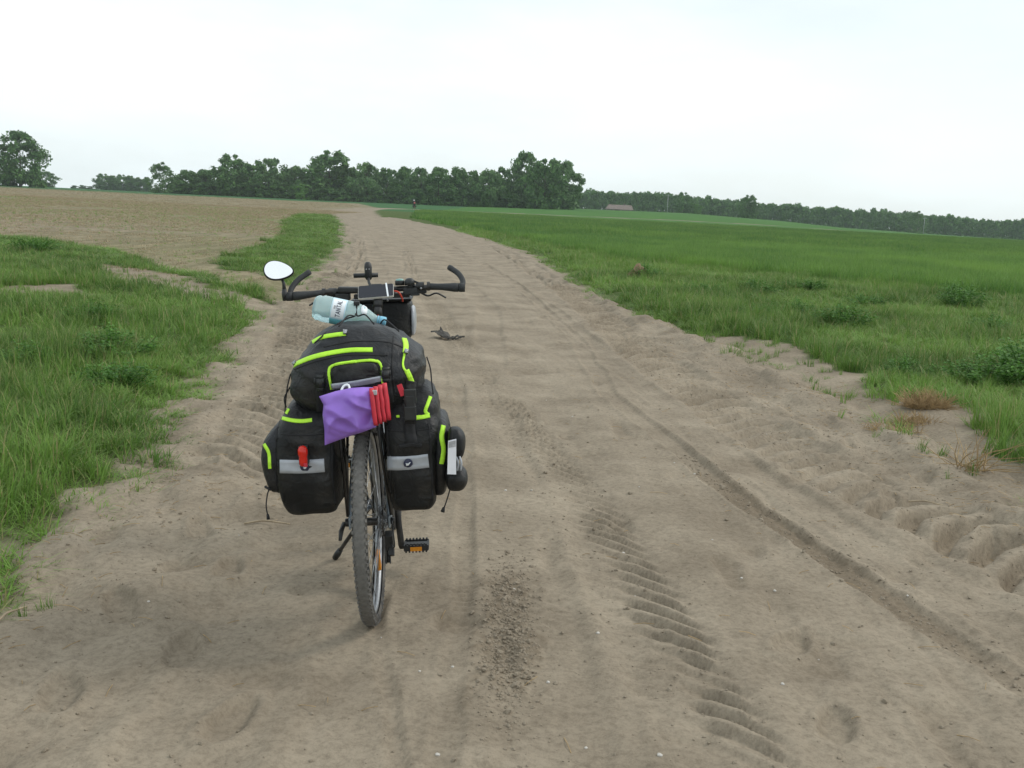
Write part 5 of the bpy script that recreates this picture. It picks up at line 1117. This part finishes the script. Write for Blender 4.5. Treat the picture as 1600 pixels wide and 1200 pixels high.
# angle that faces the camera
vv = (BIKE.inverted() @ Vector((0, 0, CAM_H)) - A).normalized(); lc = ROT.transposed() @ vv; AC = math.atan2(lc.z, lc.y)
lbl = BT.add(wrap(.064, .114, AC - 3.0, AC + 3.0, .0442), 'label', 'label')
sgn = 1 if (ROT @ Vector((0, math.cos(AC + .5), math.sin(AC + .5)))).z > (ROT @ Vector((0, math.cos(AC), math.sin(AC)))).z else -1
BT.add(wrap(.068, .110, AC - .5, AC + sgn * 1.1 if sgn > 0 else AC + .5 - 1.6, .0446) if sgn > 0 else wrap(.068, .110, AC - 1.1, AC + .5, .0446), 'label_print', 'labelwhite', lbl)
BT.add(wrap(.064, .114, AC - sgn * .62, AC - sgn * 1.5, .0447), 'label_band', 'labelteal', lbl)
BT.add(wrap(.073, .080, AC + sgn * .15, AC + sgn * .42, .0450, 2, 8), 'label_crest', 'greyprint', lbl)
# lettering bent round the bottle: text height runs along the axis, reading direction runs round it
STROKE = {'T': [((0, 1), (.7, 1)), ((.35, 1), (.35, 0))], 'A': [((0, 0), (.36, 1)), ((.36, 1), (.72, 0)), ((.15, .36), (.57, .36))], 'N': [((0, 0), (0, 1)), ((0, 1), (.62, 0)), ((.62, 0), (.62, 1))], 'L': [((0, 1), (0, 0)), ((0, 0), (.5, 0))]}
TV, TF, pen = [], [], 0.0
for chx in 'TANTAL':
    for (ax0, az0), (bx0, bz0) in STROKE[chx]:
        dv = Vector((bx0 - ax0, bz0 - az0)).normalized() * .09; nv2 = Vector((-dv.y, dv.x)) * 1.05; b0 = len(TV)
        for k in range(5):
            q = Vector((ax0, az0)) - dv + (Vector((bx0, bz0)) - Vector((ax0, az0)) + dv * 2) * (k / 4); TV += [Vector((pen + q.x + nv2.x, q.y + nv2.y, 0)), Vector((pen + q.x - nv2.x, q.y - nv2.y, 0))]
        TF += [(b0 + 2 * k, b0 + 2 * k + 1, b0 + 2 * k + 3, b0 + 2 * k + 2) for k in range(4)]
    pen += .98 if chx == 'A' or chx == 'T' else .95
mx_, my_ = (max(v.x for v in TV) + min(v.x for v in TV)) / 2, (max(v.y for v in TV) + min(v.y for v in TV)) / 2; TV = [Vector((v.x - mx_, v.y - my_, 0)) for v in TV]
wt = max(v.x for v in TV) - min(v.x for v in TV); ht = max(v.y for v in TV) - min(v.y for v in TV)
V = [A + ROT @ Vector((.090 - v.y / ht * .017, .0452 * math.cos(AC + sgn * (.25 + v.x / wt * 1.35)), .0452 * math.sin(AC + sgn * (.25 + v.x / wt * 1.35)))) for v in TV]
mb = MB(); mb.add(V, TF); BT.add(mb, 'lettering', 'ink', lbl, smooth=False)
BT.add(disc(BVHTree.FromPolygons([Vector(v) for v in V[:0]] + [A + ROT @ Vector((x_, r_ * math.cos(2 * math.pi * k / n), r_ * math.sin(2 * math.pi * k / n))) for k in range(n) for x_, r_ in prof], [(k * m_ + i, ((k + 1) % n) * m_ + i, ((k + 1) % n) * m_ + i + 1, k * m_ + i + 1) for k in range(n) for i in range(m_ - 1)]), (.005, 1.068), .14, [(a * .8, b * 1.25) for a, b in circ(.014)], .001), 'neck_sticker', 'labelwhite')
mb = MB(); mb.lathe([(.230, 0), (.230, .0150), (.233, .0155), (.250, .0155), (.253, .013), (.253, 0)], n=26, rot=ROT, c=A); BT.add(mb, 'cap', 'cap')
mb = MB(); mb.lathe([(.222, .0135), (.222, .0150), (.228, .0150), (.228, .0135)], n=26, rot=ROT, c=A, closed=True); BT.add(mb, 'neck_ring', 'cap')
# --- bungee cord over the bottle
BG = Thing('bungee_cord', (0, .1, 1.03), 'thin black elastic cord crossing over the water bottle and duffel', 'cord')
mid = A + ROT @ Vector((.146, .0455 * math.cos(AC + .9 * sgn), .0455 * math.sin(AC + .9 * sgn)))
midf = A + ROT @ Vector((.150, .0475 * math.cos(AC), .0475 * math.sin(AC)))
for pts in ([(-.130, -.13, 1.0), (-.085, -.06, 1.035), (-.045, .03, 1.055), tuple(midf), tuple(mid)], [(-.055, -.09, 1.045), (-.035, .0, 1.068), tuple(midf), tuple(mid)], [(.055, -.06, 1.045), (.02, .02, 1.068), tuple(midf + ax * .006), tuple(mid)], [(.135, -.06, 1.02), (.09, .03, 1.045), (.07, .10, 1.038), (.058, .125, 1.02)]):
    BG.add(MB().tube(bez(pts, 20), .0026, 6), 'cord', 'web')
BG.add(MB().box(mid + Vector((0, 0, .004)), (.010, .008, .007)), 'hook', 'plastic', smooth=False, bevel=.003)
# --- phone
PHc = Vector((-.007, .79, 1.083)); prot = Matrix.Rotation(R(2.6) * -1, 3, 'Y') @ Matrix.Rotation(R(38), 3, 'X')
PH = Thing('smartphone', PHc, 'smartphone with dark screen and pale frame held on the handlebar', 'phone')
def plate(h, r_, rot, c, n=6):
    out_ = []
    for sx, sy, a0 in ((1, 1, 0), (-1, 1, 90), (-1, -1, 180), (1, -1, 270)):
        for k in range(n + 1):
            a = R(a0 + 90 * k / n); out_.append((sx * (h[0] - r_) + r_ * math.cos(a), sy * (h[1] - r_) + r_ * math.sin(a)))
    m_ = len(out_); mb = MB(); mb.add([c + rot @ Vector((x_, y_, s_ * h[2])) for s_ in (-1, 1) for x_, y_ in out_], [tuple(range(m_ - 1, -1, -1)), tuple(range(m_, 2 * m_))] + [(k, (k + 1) % m_, m_ + (k + 1) % m_, m_ + k) for k in range(m_)]); return mb
M['phoneglass'] = simple('dark phone glass', (.012, .014, .022), .12, var=.05); M['paleframe'] = simple('pale phone frame', (.62, .60, .55), .35, var=.04)
PH.add(plate((.072, .0365, .004), .007, prot, PHc), 'body', 'paleframe', smooth=False); PH.add(plate((.0705, .0350, .0006), .006, prot, PHc + prot @ Vector((0, 0, .0048))), 'screen', 'phoneglass', smooth=False)
bd = MB(); bd.box(PHc + prot @ Vector((.046, -.001, .0065)), (.0032, .040, .0014), prot @ Matrix.Rotation(.10, 3, 'Z')); PH.add(bd, 'retaining_band', 'labelwhite', smooth=False)
# --- handlebar bag
HBg = Thing('handlebar_bag', (0, 1.0, .86), 'black handlebar bag with pale grey side panel hanging ahead of the handlebar', 'bag')
body = loft([(.862, .0, 1.0, .05, .05), (.868, .0, 1.0, .10, .08), (.89, .0, 1.0, .122, .092), (.95, .0, 1.0, .128, .095), (1.0, .0, 1.0, .128, .095), (1.025, .0, 1.0, .120, .09), (1.032, .0, 1.0, .08, .06)], n=44, m=26, seed=9, ex=4.5, amp=.003, fold=.002); T_ = bvh(body); HBg.add(body, 'body', 'nylon')
sp_ = loft([(.885, .124, 1.0, .004, .03), (.895, .126, 1.0, .009, .06), (.94, .130, 1.0, .011, .075), (.99, .129, 1.0, .010, .07), (1.005, .126, 1.0, .004, .04)], n=30, m=14, seed=10, amp=.001, fold=.001); HBg.add(sp_, 'side_panel', 'reflect')
HBg.add(MB().box((0, 1.0, 1.036), (.128, .09, .006)), 'lid', 'nylon', smooth=False, bevel=.005)
# ------------------------------------------------------------------ leafy weeds in the verges
def weed_mesh(seed, h, w_, n_stem, per, ls):
    g = np.random.default_rng(seed); st = MB(); V = []; F = []
    for k in range(n_stem):
        a = g.uniform(0, 6.28); r_ = w_ * .5 * math.sqrt(g.uniform()); hh = h * g.uniform(.6, 1.05) * (1 - .35 * (r_ / (w_ * .5))**2); b0 = Vector((r_ * .45 * math.cos(a), r_ * .45 * math.sin(a), -.02)); e = Vector((r_ * math.cos(a) * 1.15, r_ * math.sin(a) * 1.15, hh)); mid = b0.lerp(e, .5) + Vector((0, 0, .06 * h))
        pts = [b0, mid, e]; st.tube(pts, [.004, .003, .0015], 5, cap=False)
        for q in range(per):
            t_ = g.uniform(.25, 1.0); p_ = (b0.lerp(mid, t_ * 2) if t_ < .5 else mid.lerp(e, t_ * 2 - 1)) + Vector(g.normal(0, .018, 3)); d = Vector((g.normal(), g.normal(), g.normal() * .35)).normalized(); s_ = ls * g.uniform(.6, 1.3)
            up = Vector((g.normal() * .4, g.normal() * .4, 1)).normalized(); sd2 = d.cross(up).normalized() * s_ * .36; b = len(V)
            V += [p_, p_ + d * s_ * .5 + sd2, p_ + d * s_ + Vector((0, 0, -.15 * s_)), p_ + d * s_ * .5 - sd2]; F.append((b, b + 1, b + 2, b + 3))
    so = st.build('stem', M['weed']); fo = link_mesh('foliage', V, F, M['weed'], None, False); a, b = so.data, fo.data; bpy.data.objects.remove(so); bpy.data.objects.remove(fo); return a, b
WK = [weed_mesh(1, .34, .55, 40, 46, .026), weed_mesh(2, .28, .62, 42, 46, .025), weed_mesh(3, .40, .50, 40, 46, .028)]
def weed(k, x, y, s_, label, group=None):
    r_ = empty('weed_plant', Matrix.Translation((x, y, float(ground_z(np.array([x]), np.array([y]))[0]))) @ Matrix.Rotation(x * 7.3, 4, 'Z') @ Matrix.Diagonal((s_ * 1.0, s_ * .9, s_ * .62, 1)), label, 'plant', group)
    for n_, me in (('stem', WK[k][0]), ('foliage', WK[k][1])):
        o = bpy.data.objects.new(n_, me); COL.objects.link(o); o.parent = r_
weed(0, -3.15, 8.0, 1.25, 'bushy bright-green weed mound in the grass beside the bicycle')
weed(1, -2.72, 6.95, 1.05, 'rounded leafy weed nearest the sand in the grass verge beside the bicycle')
weed(2, -3.55, 7.4, .9, 'smaller leafy weed between grass tufts beside the bushy mound'); weed(1, -10.0, 21.2, 1.9, 'broad low weed at the far grass edge by the bare field')
weed(0, -4.3, 10.3, 1.0, 'leafy weed patch in the middle of the grass opposite the sandy gap')
weed(2, 4.35, 13.6, 1.5, 'dark leafy weed clump behind the bare sand patch in the cereal verge'); weed(0, 4.1, 15.1, 1.4, 'leafy weed behind the dark clump in the cereal verge'); weed(1, 3.5, 14.6, 1.15, 'low leafy weed between the dark clump and the road sand')
weed(2, 4.75, 9.25, 1.75, 'large dark leafy bush-like weed above the dry straw clump'); weed(0, 4.2, 9.0, 1.4, 'spreading leafy weed beside the large dark one above the straw'); weed(1, 5.3, 10.3, 1.7, 'leafy weed behind the large dark one near the straw clump'); weed(0, 3.65, 9.4, .9, 'small leafy weed at the corner of the bare sand patch')
gv = 'weeds among the grass along the cereal field'
for k, x, y, s_ in ((1, 3.4, 18.4, 1.4), (2, 2.8, 22.5, 1.6), (0, 4.6, 19.5, 1.5), (1, 5.9, 17.2, 1.5), (0, 6.6, 14.2, 1.3), (2, 7.8, 18.0, 1.7), (1, 6.0, 21.0, 1.6), (0, 8.9, 20.6, 1.8)): weed(k, x, y, s_, 'dark-green weed dotting the grass strip before the cereal crop', gv)

M['earth'] = simple('reddish earth', (.24, .155, .095), 1, var=.25, scale=12, bump=.6, bscale=60)
# ------------------------------------------------------------------ dry straw clumps, litter, sticks, pebbles
def straw_mb(seed, n_, rad, h0, h1, curl=1.0, r_=.0016):
    g = np.random.default_rng(seed); mb = MB()
    for k in range(n_):
        a = g.uniform(0, 6.28); rr = rad * math.sqrt(g.uniform()); b0 = Vector((rr * math.cos(a), rr * .7 * math.sin(a), -.01)); d = Vector((g.normal(), g.normal(), abs(g.normal()) + .25)).normalized(); L_ = g.uniform(h0, h1); c = Vector((g.normal(), g.normal(), -.5)) * curl * .4
        mb.tube([b0, b0 + d * L_ * .5 + c * L_ * .12, b0 + d * L_ + c * L_ * .45], [r_, r_, r_ * .6], 3, cap=False)
    return mb
def clump(x, y, seed, n_, rad, h0, h1, label, **k):
    r_ = empty('straw_clump', Matrix.Translation((x, y, surf1(x, y))), label, 'straw'); straw_mb(seed, n_, rad, h0, h1, **k).build('stalks', M['straw'], r_)
    MB().tube([(0, 0, -.05), (0, 0, .0), (.01, 0, .02)], [rad * .6, rad * .4, rad * .1], 10, flat=.7).build('root_ball', M['earth'], r_)
clump(3.18, 7.75, 1, 520, .17, .06, .20, 'upright tuft of dry tan straw beside the grass and sand', r_=.0022); clump(2.92, 7.25, 2, 260, .15, .04, .13, 'flattened mat of dry straw spilling onto the sand bank', r_=.002)
clump(2.72, 5.9, 3, 46, .10, .14, .34, 'loose pulled-out bundle of long dry stems at the sand edge', r_=.0026, curl=1.6); clump(2.62, 6.9, 4, 150, .2, .03, .10, 'thin scatter of dry roots on the sand bank below the tuft')
g = np.random.default_rng(12); mb = MB()
xx = cat(rng.normal(2.55, .35, 420), rng.normal(-1.55, .3, 200), rng.uniform(-1.8, 2.2, 150), rng.normal(2.0, .35, 200)); yv = cat(rng.uniform(4.2, 9, 420), rng.uniform(2.6, 8, 200), rng.uniform(2.5, 9, 150), rng.uniform(8, 14, 200)); zv = surf(xx, yv)
for x, y, z in zip(xx, yv, zv):
    a = g.uniform(0, 3.14); L_ = g.uniform(.015, .09); d = Vector((math.cos(a), math.sin(a), g.normal() * .18)) * L_ * .5; p_ = Vector((x, y, z + .003)); mb.tube([p_ - d, p_ + Vector((0, 0, .004)), p_ + d], .0013, 3, cap=False)
tag(mb.build('straw_litter', M['straw']), 'bits of dry straw strewn over the sand along the road edges', 'straw', kind='stuff')
M['wood'] = simple('bleached stick', (.34, .27, .18), .9, var=.2, scale=30); M['stone'] = simple('pale pebble', (.50, .47, .42), .8, var=.2, scale=60)
for x, y, L_, a, lb in ((-1.62, 3.20, .16, 1.45, 'short broken dry stalk standing at the edge of the grass verge'), (-1.60, 2.75, .14, .5, 'bleached twig lying flat on the sand below the grass verge'), (-1.05, 4.35, .20, .15, 'thin pale stem lying across the sand between grass and bicycle'), (2.2, 5.2, .18, -.3, 'dry curved stem on the sand bank below the straw bundle')):
    r_ = empty('dry_stick', Matrix.Translation((x, y, surf1(x, y) + .006)) @ Matrix.Rotation(a, 4, 'Z'), lb, 'stick'); MB().tube(bez([(-L_ / 2, 0, 0), (-L_ * .1, .006, .012), (L_ * .2, .0, .008), (L_ / 2, -.008, .002)], 12), [.0045] * 6 + [.0035] * 7, 6).build('stem', M['wood'], r_); MB().tube([(L_ * .1, 0, .01), (L_ * .22, .03, .012)], [.003, .0015], 5).build('twig', M['wood'], r_)
g = np.random.default_rng(31); bmm = bmesh.new(); bmesh.ops.create_icosphere(bmm, subdivisions=2, radius=1)
for v in bmm.verts: v.co *= 1 + .25 * mnoise.noise(v.co * 1.7); v.co.z *= .62
pme = bpy.data.meshes.new('pebble'); bmm.to_mesh(pme); bmm.free(); pme.materials.append(M['stone'])
for k in range(44):
    y = 2.45 + 5.5 * g.uniform()**1.6; x = g.uniform(-1.35, min(2.1, .3 + .48 * y)); o = bpy.data.objects.new('pebble', pme); COL.objects.link(o); s_ = g.uniform(.0035, .0085); o.location = (x, y, surf1(x, y) + s_ * .15); o.rotation_euler = (0, 0, g.uniform(0, 6)); o.scale = (s_, s_ * .8, s_)
    tag(o, 'tiny pale pebble lying loose on the sand road', 'pebble', 'loose pebbles on the road')
# small ant-hill of earth in the verge
hx, hy = 2.65, 22.6
mb = MB(); V = []; F = []
for j in range(10):
    for k in range(24):
        a = 2 * math.pi * k / 24; t_ = j / 9; r_ = .24 * math.cos(t_ * 1.5) + .002; p_ = Vector((r_ * math.cos(a), r_ * math.sin(a), .34 * t_)); V.append(p_ * (1 + .18 * mnoise.noise(p_ * 7)))
for j in range(9):
    for k in range(24): F.append((j * 24 + k, j * 24 + (k + 1) % 24, (j + 1) * 24 + (k + 1) % 24, (j + 1) * 24 + k))
mb.add(V, F); o = mb.build('earth_mound', M['earth']); o.location = (hx, hy, float(ground_z(np.array([hx]), np.array([hy]))[0])); tag(o, 'small reddish mound of earth in the grass before the cereal crop', 'mound')

# ------------------------------------------------------------------ withered dark bunch lying on the road
M['withered'] = simple('withered grey leaf', (.058, .054, .047), .85, var=.4, scale=14)
wx, wy = -.72, 11.0; wr_ = empty('withered_bunch', Matrix.Translation((wx, wy, surf1(wx, wy) + .01)), 'dark grey withered leaf bunch lying flat on the sand road', 'debris'); g = np.random.default_rng(3)
for k in range(9):
    a = R(150 + g.uniform(-26, 34) if k < 6 else g.uniform(-14, 22)); L_ = g.uniform(.13, .22) if k < 6 else g.uniform(.10, .20); d = Vector((math.cos(a), math.sin(a) * 1.6, 0)); sd2 = Vector((-d.y, d.x, 0)); V = []; F = []
    lift = g.uniform(.015, .065) if k < 6 else .012
    for j in range(7):
        t_ = j / 6; w_ = (.036 if k < 6 else .016) * math.sin(math.pi * (.12 + .88 * t_)) + .004; c = d * L_ * t_ + Vector((0, 0, .012 + lift * math.sin(t_ * 1.7) + .01 * g.normal())); V += [c - sd2 * w_, c + Vector((0, 0, .014)), c + sd2 * w_, c - Vector((0, 0, .004))]
    for j in range(6):
        for q in range(4): F.append((j * 4 + q, j * 4 + (q + 1) % 4, (j + 1) * 4 + (q + 1) % 4, (j + 1) * 4 + q))
    mb = MB(); mb.add(V, F + [(3, 2, 1, 0), (24, 25, 26, 27)]); mb.build('leaf', M['withered'], wr_, False)

# ------------------------------------------------------------------ distant cyclist
M['darkcloth'] = simple('dark clothing', (.020, .026, .030), .85, var=.2, scale=4); M['skin'] = simple('skin', (.46, .27, .20), .6, var=.08, scale=8); M['cloth2'] = simple('faded red cloth', (.32, .10, .085), .8, var=.15, scale=6); M['helmet'] = simple('white helmet', (.75, .75, .74), .4, var=.03)
cx, cy = -19.6, 192.0; cz = surf1(cx, cy); CB = Matrix.Translation((cx, cy, cz)) @ Matrix.Rotation(R(28), 4, 'Z')
fb = empty('touring_bicycle', CB, 'small distant bicycle ridden along the far bend of the sand road', 'bicycle'); fbm_ = MB()
fbm_.tube([(0, .43, .29), (0, .27, .80)], .018, 6); fbm_.tube([(0, .29, .76), (0, .80, .90)], .018, 6); fbm_.tube([(0, .43, .29), (0, .84, .74)], .02, 6); fbm_.tube([(0, .8, .98), (0, 1.06, .35)], .02, 6); fbm_.tube([(0, 0, .35), (0, .43, .29)], .014, 6); fbm_.tube([(0, 0, .35), (0, .28, .76)], .012, 6); fbm_.build('frame', M['blackmetal'], fb)
for y_ in (0, 1.06): MB().lathe([(-.02, .30), (0, .35), (.02, .30)], c=(0, y_, .35), n=28, closed=True).build('wheel', M['rubber'], fb)
MB().tube([(-.3, .76, 1.06), (0, .80, 1.05), (.3, .76, 1.06)], .016, 6).build('handlebar', M['blackmetal'], fb); MB().box((0, .20, .84), (.07, .12, .03)).build('saddle', M['plastic'], fb, False, bevel=.02)
for sx in (-.16, .16): loft([(.42, sx, -.02, .06, .10), (.45, sx, -.02, .09, .15), (.68, sx, -.02, .09, .16), (.74, sx, -.02, .05, .1)], n=20, m=12, seed=20).build('pannier', M['nylon'], fb)
# rider: one continuous skinned body
J = dict(pel=(0, .22, .96), sp=(0, .34, 1.20), ch=(0, .45, 1.40), nk=(0, .50, 1.52), hd=(0, .53, 1.62), ht=(0, .53, 1.74), ls=(-.19, .46, 1.43), le=(-.27, .56, 1.20), lw=(-.27, .72, 1.09), rs_=(.19, .46, 1.43), re=(.27, .56, 1.20), rw=(.27, .72, 1.09), lh=(-.1, .24, .92), lk=(-.13, .60, .74), la=(-.12, .44, .36), lt=(-.12, .58, .30), rh=(.1, .24, .92), rk=(.13, .50, .52), ra=(.12, .38, .14), rt=(.12, .52, .09))
E_ = [('pel', 'sp'), ('sp', 'ch'), ('ch', 'nk'), ('nk', 'hd'), ('hd', 'ht'), ('ch', 'ls'), ('ls', 'le'), ('le', 'lw'), ('ch', 'rs_'), ('rs_', 're'), ('re', 'rw'), ('pel', 'lh'), ('lh', 'lk'), ('lk', 'la'), ('la', 'lt'), ('pel', 'rh'), ('rh', 'rk'), ('rk', 'ra'), ('ra', 'rt')]
RAD = dict(pel=.15, sp=.14, ch=.17, nk=.06, hd=.10, ht=.075, ls=.08, le=.05, lw=.035, rs_=.08, re=.05, rw=.035, lh=.10, lk=.065, la=.042, lt=.035, rh=.10, rk=.065, ra=.042, rt=.035)
ks = list(J); me = bpy.data.meshes.new('person'); me.from_pydata([J[k] for k in ks], [(ks.index(a), ks.index(b)) for a, b in E_], []); me.materials.append(M['darkcloth'])
rider = empty('person', CB, 'distant person in dark clothes and pale helmet riding a loaded bicycle', 'person'); ro = bpy.data.objects.new('body', me); COL.objects.link(ro); ro.parent = rider
sk = ro.modifiers.new('skin', 'SKIN'); sl_ = me.skin_vertices[0].data
for i, k in enumerate(ks): sl_[i].radius = (RAD[k], RAD[k])
sl_[0].use_root = True; sb = ro.modifiers.new('sub', 'SUBSURF'); sb.levels = sb.render_levels = 1
MB().lathe([(1.60, .105), (1.66, .118), (1.72, .105), (1.77, .06), (1.785, 0)], c=(0, .52, 0), axis='z', n=16).build('helmet', M['helmet'], rider); MB().lathe([(1.52, .02), (1.54, .07), (1.60, .088), (1.64, .09)], c=(0, .555, 0), axis='z', n=14).build('face', M['skin'], rider)
MB().tube([(.105, .40, .66), (.125, .49, .50), (.12, .385, .16)], [.075, .07, .047], 8).build('bare_leg', M['skin'], rider); loft([(1.02, .0, .20, .08, .05), (1.06, 0, .18, .15, .09), (1.3, 0, .24, .15, .09), (1.4, 0, .32, .08, .05)], n=18, m=10, seed=22).build('backpack', M['cloth2'], rider)

# ------------------------------------------------------------------ haze
bmm = bmesh.new(); bmesh.ops.create_cube(bmm, size=1); me = bpy.data.meshes.new('haze'); bmm.to_mesh(me); bmm.free(); hzo = bpy.data.objects.new('haze', me); COL.objects.link(hzo)
hzo.scale = (4400, 1500, 46); hzo.location = (0, 650, 15); tag(hzo, kind='stuff')
hm = bpy.data.materials.new('thin haze'); hm.use_nodes = True; t = hm.node_tree; t.nodes.clear(); o = t.nodes.new('ShaderNodeOutputMaterial'); v = t.nodes.new('ShaderNodeVolumePrincipled'); v.inputs['Color'].default_value = (.88, .975, 1.0, 1); v.inputs['Density'].default_value = .00019; v.inputs['Anisotropy'].default_value = .0; t.links.new(v.outputs[0], o.inputs['Volume']); me.materials.append(hm)
